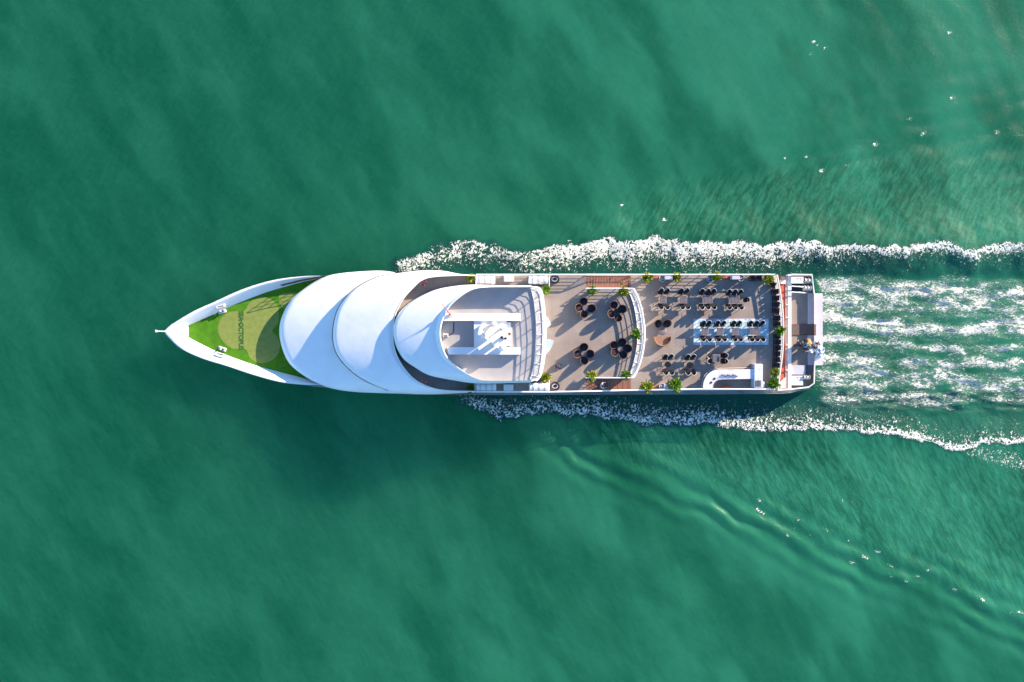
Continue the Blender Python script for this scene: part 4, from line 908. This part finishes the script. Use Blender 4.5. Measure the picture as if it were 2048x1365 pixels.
for x, y in ((1429, 757.8), (1422.3, 765.5)):
    v = loc(x, y, 1.1); MB().box(v[0] - .12, v[1] - .12, 1.10, v[0] + .12, v[1] + .12, 1.16, rot=.7).build('napkin_box', M['dark'], bar)
v = loc(1455, 752, 1.1); MB().box(v[0] - 1.0, v[1] - .25, 1.102, v[0] + 1.0, v[1] + .25, 1.112).build('drip_tray', M['lilac'], bar)
for k in range(9):
    v = loc(1444.5 + 3.6 * k, 750.5 + (k % 3) * 1.2, 1.1); MB().lathe([(.07, 1.112), (.07, 1.25), (.03, 1.32), (.03, 1.4)], v[0], v[1], 8).build('bottle', M['navy'], bar, sm=True)
c2 = at(1517, 752, ZB); dk = thing('service_cabinet', 'tall white service cabinet with dark glass lid closing the right end of the bar', 'cabinet', c2)
p, q = at(1509, 776, ZB + 1.3), at(1525.5, 728.5, ZB + 1.3)
MB().box(p.x - c2.x, p.y - c2.y, 0, q.x - c2.x, q.y - c2.y, 1.3, b=.03).build('body', M['marble'], dk)
p2, q2 = at(1511, 773.5, ZB + 1.3), at(1522, 761.5, ZB + 1.3); MB().box(p2.x - c2.x, p2.y - c2.y, 1.301, q2.x - c2.x, q2.y - c2.y, 1.33).build('glass_lid', M['ttopb'], dk)
for k in range(4):
    v = p2.x - c2.x + .1 + k * .16; MB().box(v, p2.y - c2.y + .05, 1.331, v + .03, q2.y - c2.y - .05, 1.345).build('lid_bar', M['steel'], dk)
p3, q3 = at(1525.8, 776, ZB + .8), at(1529, 764, ZB + .8); MB().box(p3.x - c2.x, p3.y - c2.y, 0, q3.x - c2.x, q3.y - c2.y, .8, b=.02).build('side_box', M['white'], dk)

# ------------------------------------------------------------------ people
def skinmesh(name, V, E, Rr, m, parent, root=0, lv=1):
    me = bpy.data.meshes.new(name); me.from_pydata(V, E, []); o = bpy.data.objects.new('tmp_' + name, me); col.objects.link(o)
    o.modifiers.new('s', 'SKIN'); sm_ = o.modifiers.new('ss', 'SUBSURF'); sm_.levels = lv
    me.skin_vertices[0].data[root].use_root = True
    for i, r in enumerate(Rr): me.skin_vertices[0].data[i].radius = (r, r) if not isinstance(r, tuple) else r
    bpy.context.view_layer.update()
    m2 = bpy.data.meshes.new_from_object(o.evaluated_get(bpy.context.evaluated_depsgraph_get())); bpy.data.objects.remove(o)
    m2.materials.clear(); m2.materials.append(m); m2.polygons.foreach_set('use_smooth', [True] * len(m2.polygons)); m2.name = name
    return link(name, m2, parent)
def person(px, py, z, rz, label, top, bot, hair='hair', pose='stand', group=None):
    t = thing('person', label, 'person', at(px, py, z), rz, group); t.scale = (1.3, 1.3, 1.08)
    st = {'stand': 0, 'walk': 1, 'bend': 2, 'sit': 3}[pose]
    hip = .95 if st < 3 else .50
    lean = {0: .02, 1: .06, 2: .38, 3: .05}[st]      # +y is forward
    ch = Vector((0, lean, hip + .42 - .12 * (st == 2))); nk = Vector((0, lean * 1.35, hip + .58 - .20 * (st == 2))); hd = Vector((0, lean * 1.6 + .03, hip + .74 - .26 * (st == 2)))
    V = [Vector((0, 0, hip)), Vector((0, lean * .5, hip + .2)), ch, nk, hd, hd + Vector((0, .02, .11))]
    E = [(0, 1), (1, 2), (2, 3), (3, 4), (4, 5)]; Rr = [(.15, .11), (.14, .10), (.16, .11), .06, .095, .07]
    def add(p, v, r): V.append(Vector(v)); E.append((p, len(V) - 1)); Rr.append(r); return len(V) - 1
    arms = []; legs = []
    for s in (-1, 1):
        sh = add(2, ch + Vector((s * .18, 0, .04)), .06)
        el = add(sh, ch + Vector((s * .26, .05 + .10 * (st > 0), -.22)), .045)
        wr = add(el, ch + Vector((s * .22, .22 + .12 * (st > 1), -.36)), .032)
        pm = add(wr, V[wr] + Vector((0, .05, -.04)), (.04, .018))
        for k in range(4):
            f1 = add(pm, V[pm] + Vector(((k - 1.5) * .022, .04, -.03)), .010); add(f1, V[f1] + Vector((0, .02, -.035 + .004 * k)), .008)
        add(pm, V[pm] + Vector((-s * .045, .015, -.01)), .011)
        arms.append((sh, el, wr))
        hp = add(0, (s * .09, 0, hip - .06), .09)
        if st == 3: kn = add(hp, (s * .12, .42, hip), .065); an_ = add(kn, (s * .12, .46, .08), .042)
        else:
            st_ = (.16 * s if st == 1 else 0); kn = add(hp, (s * .10, st_ * .6 + .02, .50), .062); an_ = add(kn, (s * .10, st_, .08), .042)
        add(an_, V[an_] + Vector((0, .14, -.04)), (.045, .03)); legs.append((hp, kn, an_))
    nose = add(4, V[4] + Vector((0, .115, -.01)), .014)
    body = skinmesh('body', V, E, Rr, M['skin'], t)
    g = 1.22
    def sub(name, ids, edges, rad, m): skinmesh(name, [V[i] for i in ids], edges, rad, m, t)
    i0 = [0, 1, 2, 3, arms[0][0], arms[0][1], arms[1][0], arms[1][1]]
    VV = [V[i].copy() for i in i0]; VV[3] = VV[2] + (VV[3] - VV[2]) * .55
    skinmesh('shirt', VV, [(0, 1), (1, 2), (2, 3), (2, 4), (4, 5), (2, 6), (6, 7)], [(.20, .15), (.19, .15), (.22, .17), .10, .10, .075, .10, .075], M[top], t)
    VV = [V[0].copy()] + [V[i].copy() for l in legs for i in l]
    skinmesh('trousers', VV, [(0, 1), (1, 2), (2, 3), (0, 4), (4, 5), (5, 6)], [(.165, .125), .105, .078, .06, .105, .078, .06], M[bot], t)
    hc = V[4] + Vector((0, -.02, .07)); b = MB(); b.lathe([(.105, -.08), (.118, -.02), (.11, .05), (.08, .10), (.03, .125), (.002, .13)], 0, 0, 14)
    b.v = [(x + hc.x, y + hc.y, zz + hc.z) for x, y, zz in b.v]; b.build('hair', M[hair], t, sm='all')
    for s in (-1, 1):
        e = V[4] + Vector((s * .03, .09, .02)); bb = MB(); bb.lathe([(.004, -.01), (.011, 0), (.004, .01)], e.x, e.y, 6); bb.v = [(x, y, zz + e.z) for x, y, zz in bb.v]; bb.build('eye', M['dark'], t)
        k = V[legs[0 if s < 0 else 1][2]]; MB().box(k.x - .05, k.y - .09, 0, k.x + .05, k.y + .18, .09, b=.02).build('shoe', M['dark'], t)
    return t
person(1116, 731.5, ZA, R(150), 'person in dark navy clothes walking alone on the upper terrace near the flybridge', 'navy', 'navy', pose='walk')
person(1201, 771.5, 4.78, R(-80), 'person in a pale lavender top sitting on the lower wooden stairs', 'cll', 'navy', pose='sit')
GP = 'people gathered on the stern platform'
person(1592, 689.5, 1.6, R(-20), 'person in dark clothes at the left edge of the group on the stern', 'navy', 'navy', pose='walk', group=GP)
person(1604, 689, 1.6, R(200), 'person with a round lavender hat in the middle of the stern group', 'navy', 'clg', hair='cll', pose='bend', group=GP)
person(1611.5, 680, 1.6, R(170), 'person in an orange top with ginger hair at the top of the stern group', 'clo', 'clg', hair='hairo', pose='bend', group=GP)
person(1621, 687, 1.66, R(240), 'person in white standing right of the ginger haired one on the platform', 'clw', 'clw', pose='stand', group=GP)
person(1629.5, 688, 1.66, R(120), 'person in dark grey leaning over the pale blue sheet pile', 'clg', 'navy', pose='bend', group=GP)
person(1608.5, 701, 1.6, R(20), 'person in a teal top at the bottom of the stern group', 'clt', 'navy', hair='clt', pose='bend', group=GP)
person(1617, 701.5, 1.66, R(70), 'person in white shirt beside the pale blue sheet pile, lower part of the stern group', 'clw', 'clw', pose='bend', group=GP)
# crumpled sheet pile
c = at(1635.5, 704, 1.66); n = 30; rows = []
for i in range(14):
    s = i / 13; row = []
    for k in range(n):
        a = 2 * math.pi * k / n; r_ = (1 - s) * (.68 + .14 * math.sin(3 * a + 1) + .08 * math.sin(5 * a)); nz = float(fbm(np.array([math.cos(a) * (1 - s) * 3 + 9]), np.array([math.sin(a) * (1 - s) * 3 + 5]), 8, 3)[0])
        row.append((r_ * math.cos(a), r_ * math.sin(a) * 1.35, max(.01, .62 * (1 - (1 - s) ** 3) + .26 * nz * (1 if s > .05 else 0))))
    rows.append(row)
t = thing('sheet_pile', 'crumpled heap of pale blue sheets on the stern platform next to the people', 'sheets', c)
MB().grid(rows, True).build('sheet', M['tarp'], t, sm='all')
t2 = MB().grid([[(x * .55 - .3, y * .5 + .7, z * .7 + .0) for x, y, z in r_] for r_ in rows], True).build('sheet', M['lilac'], t, sm='all')
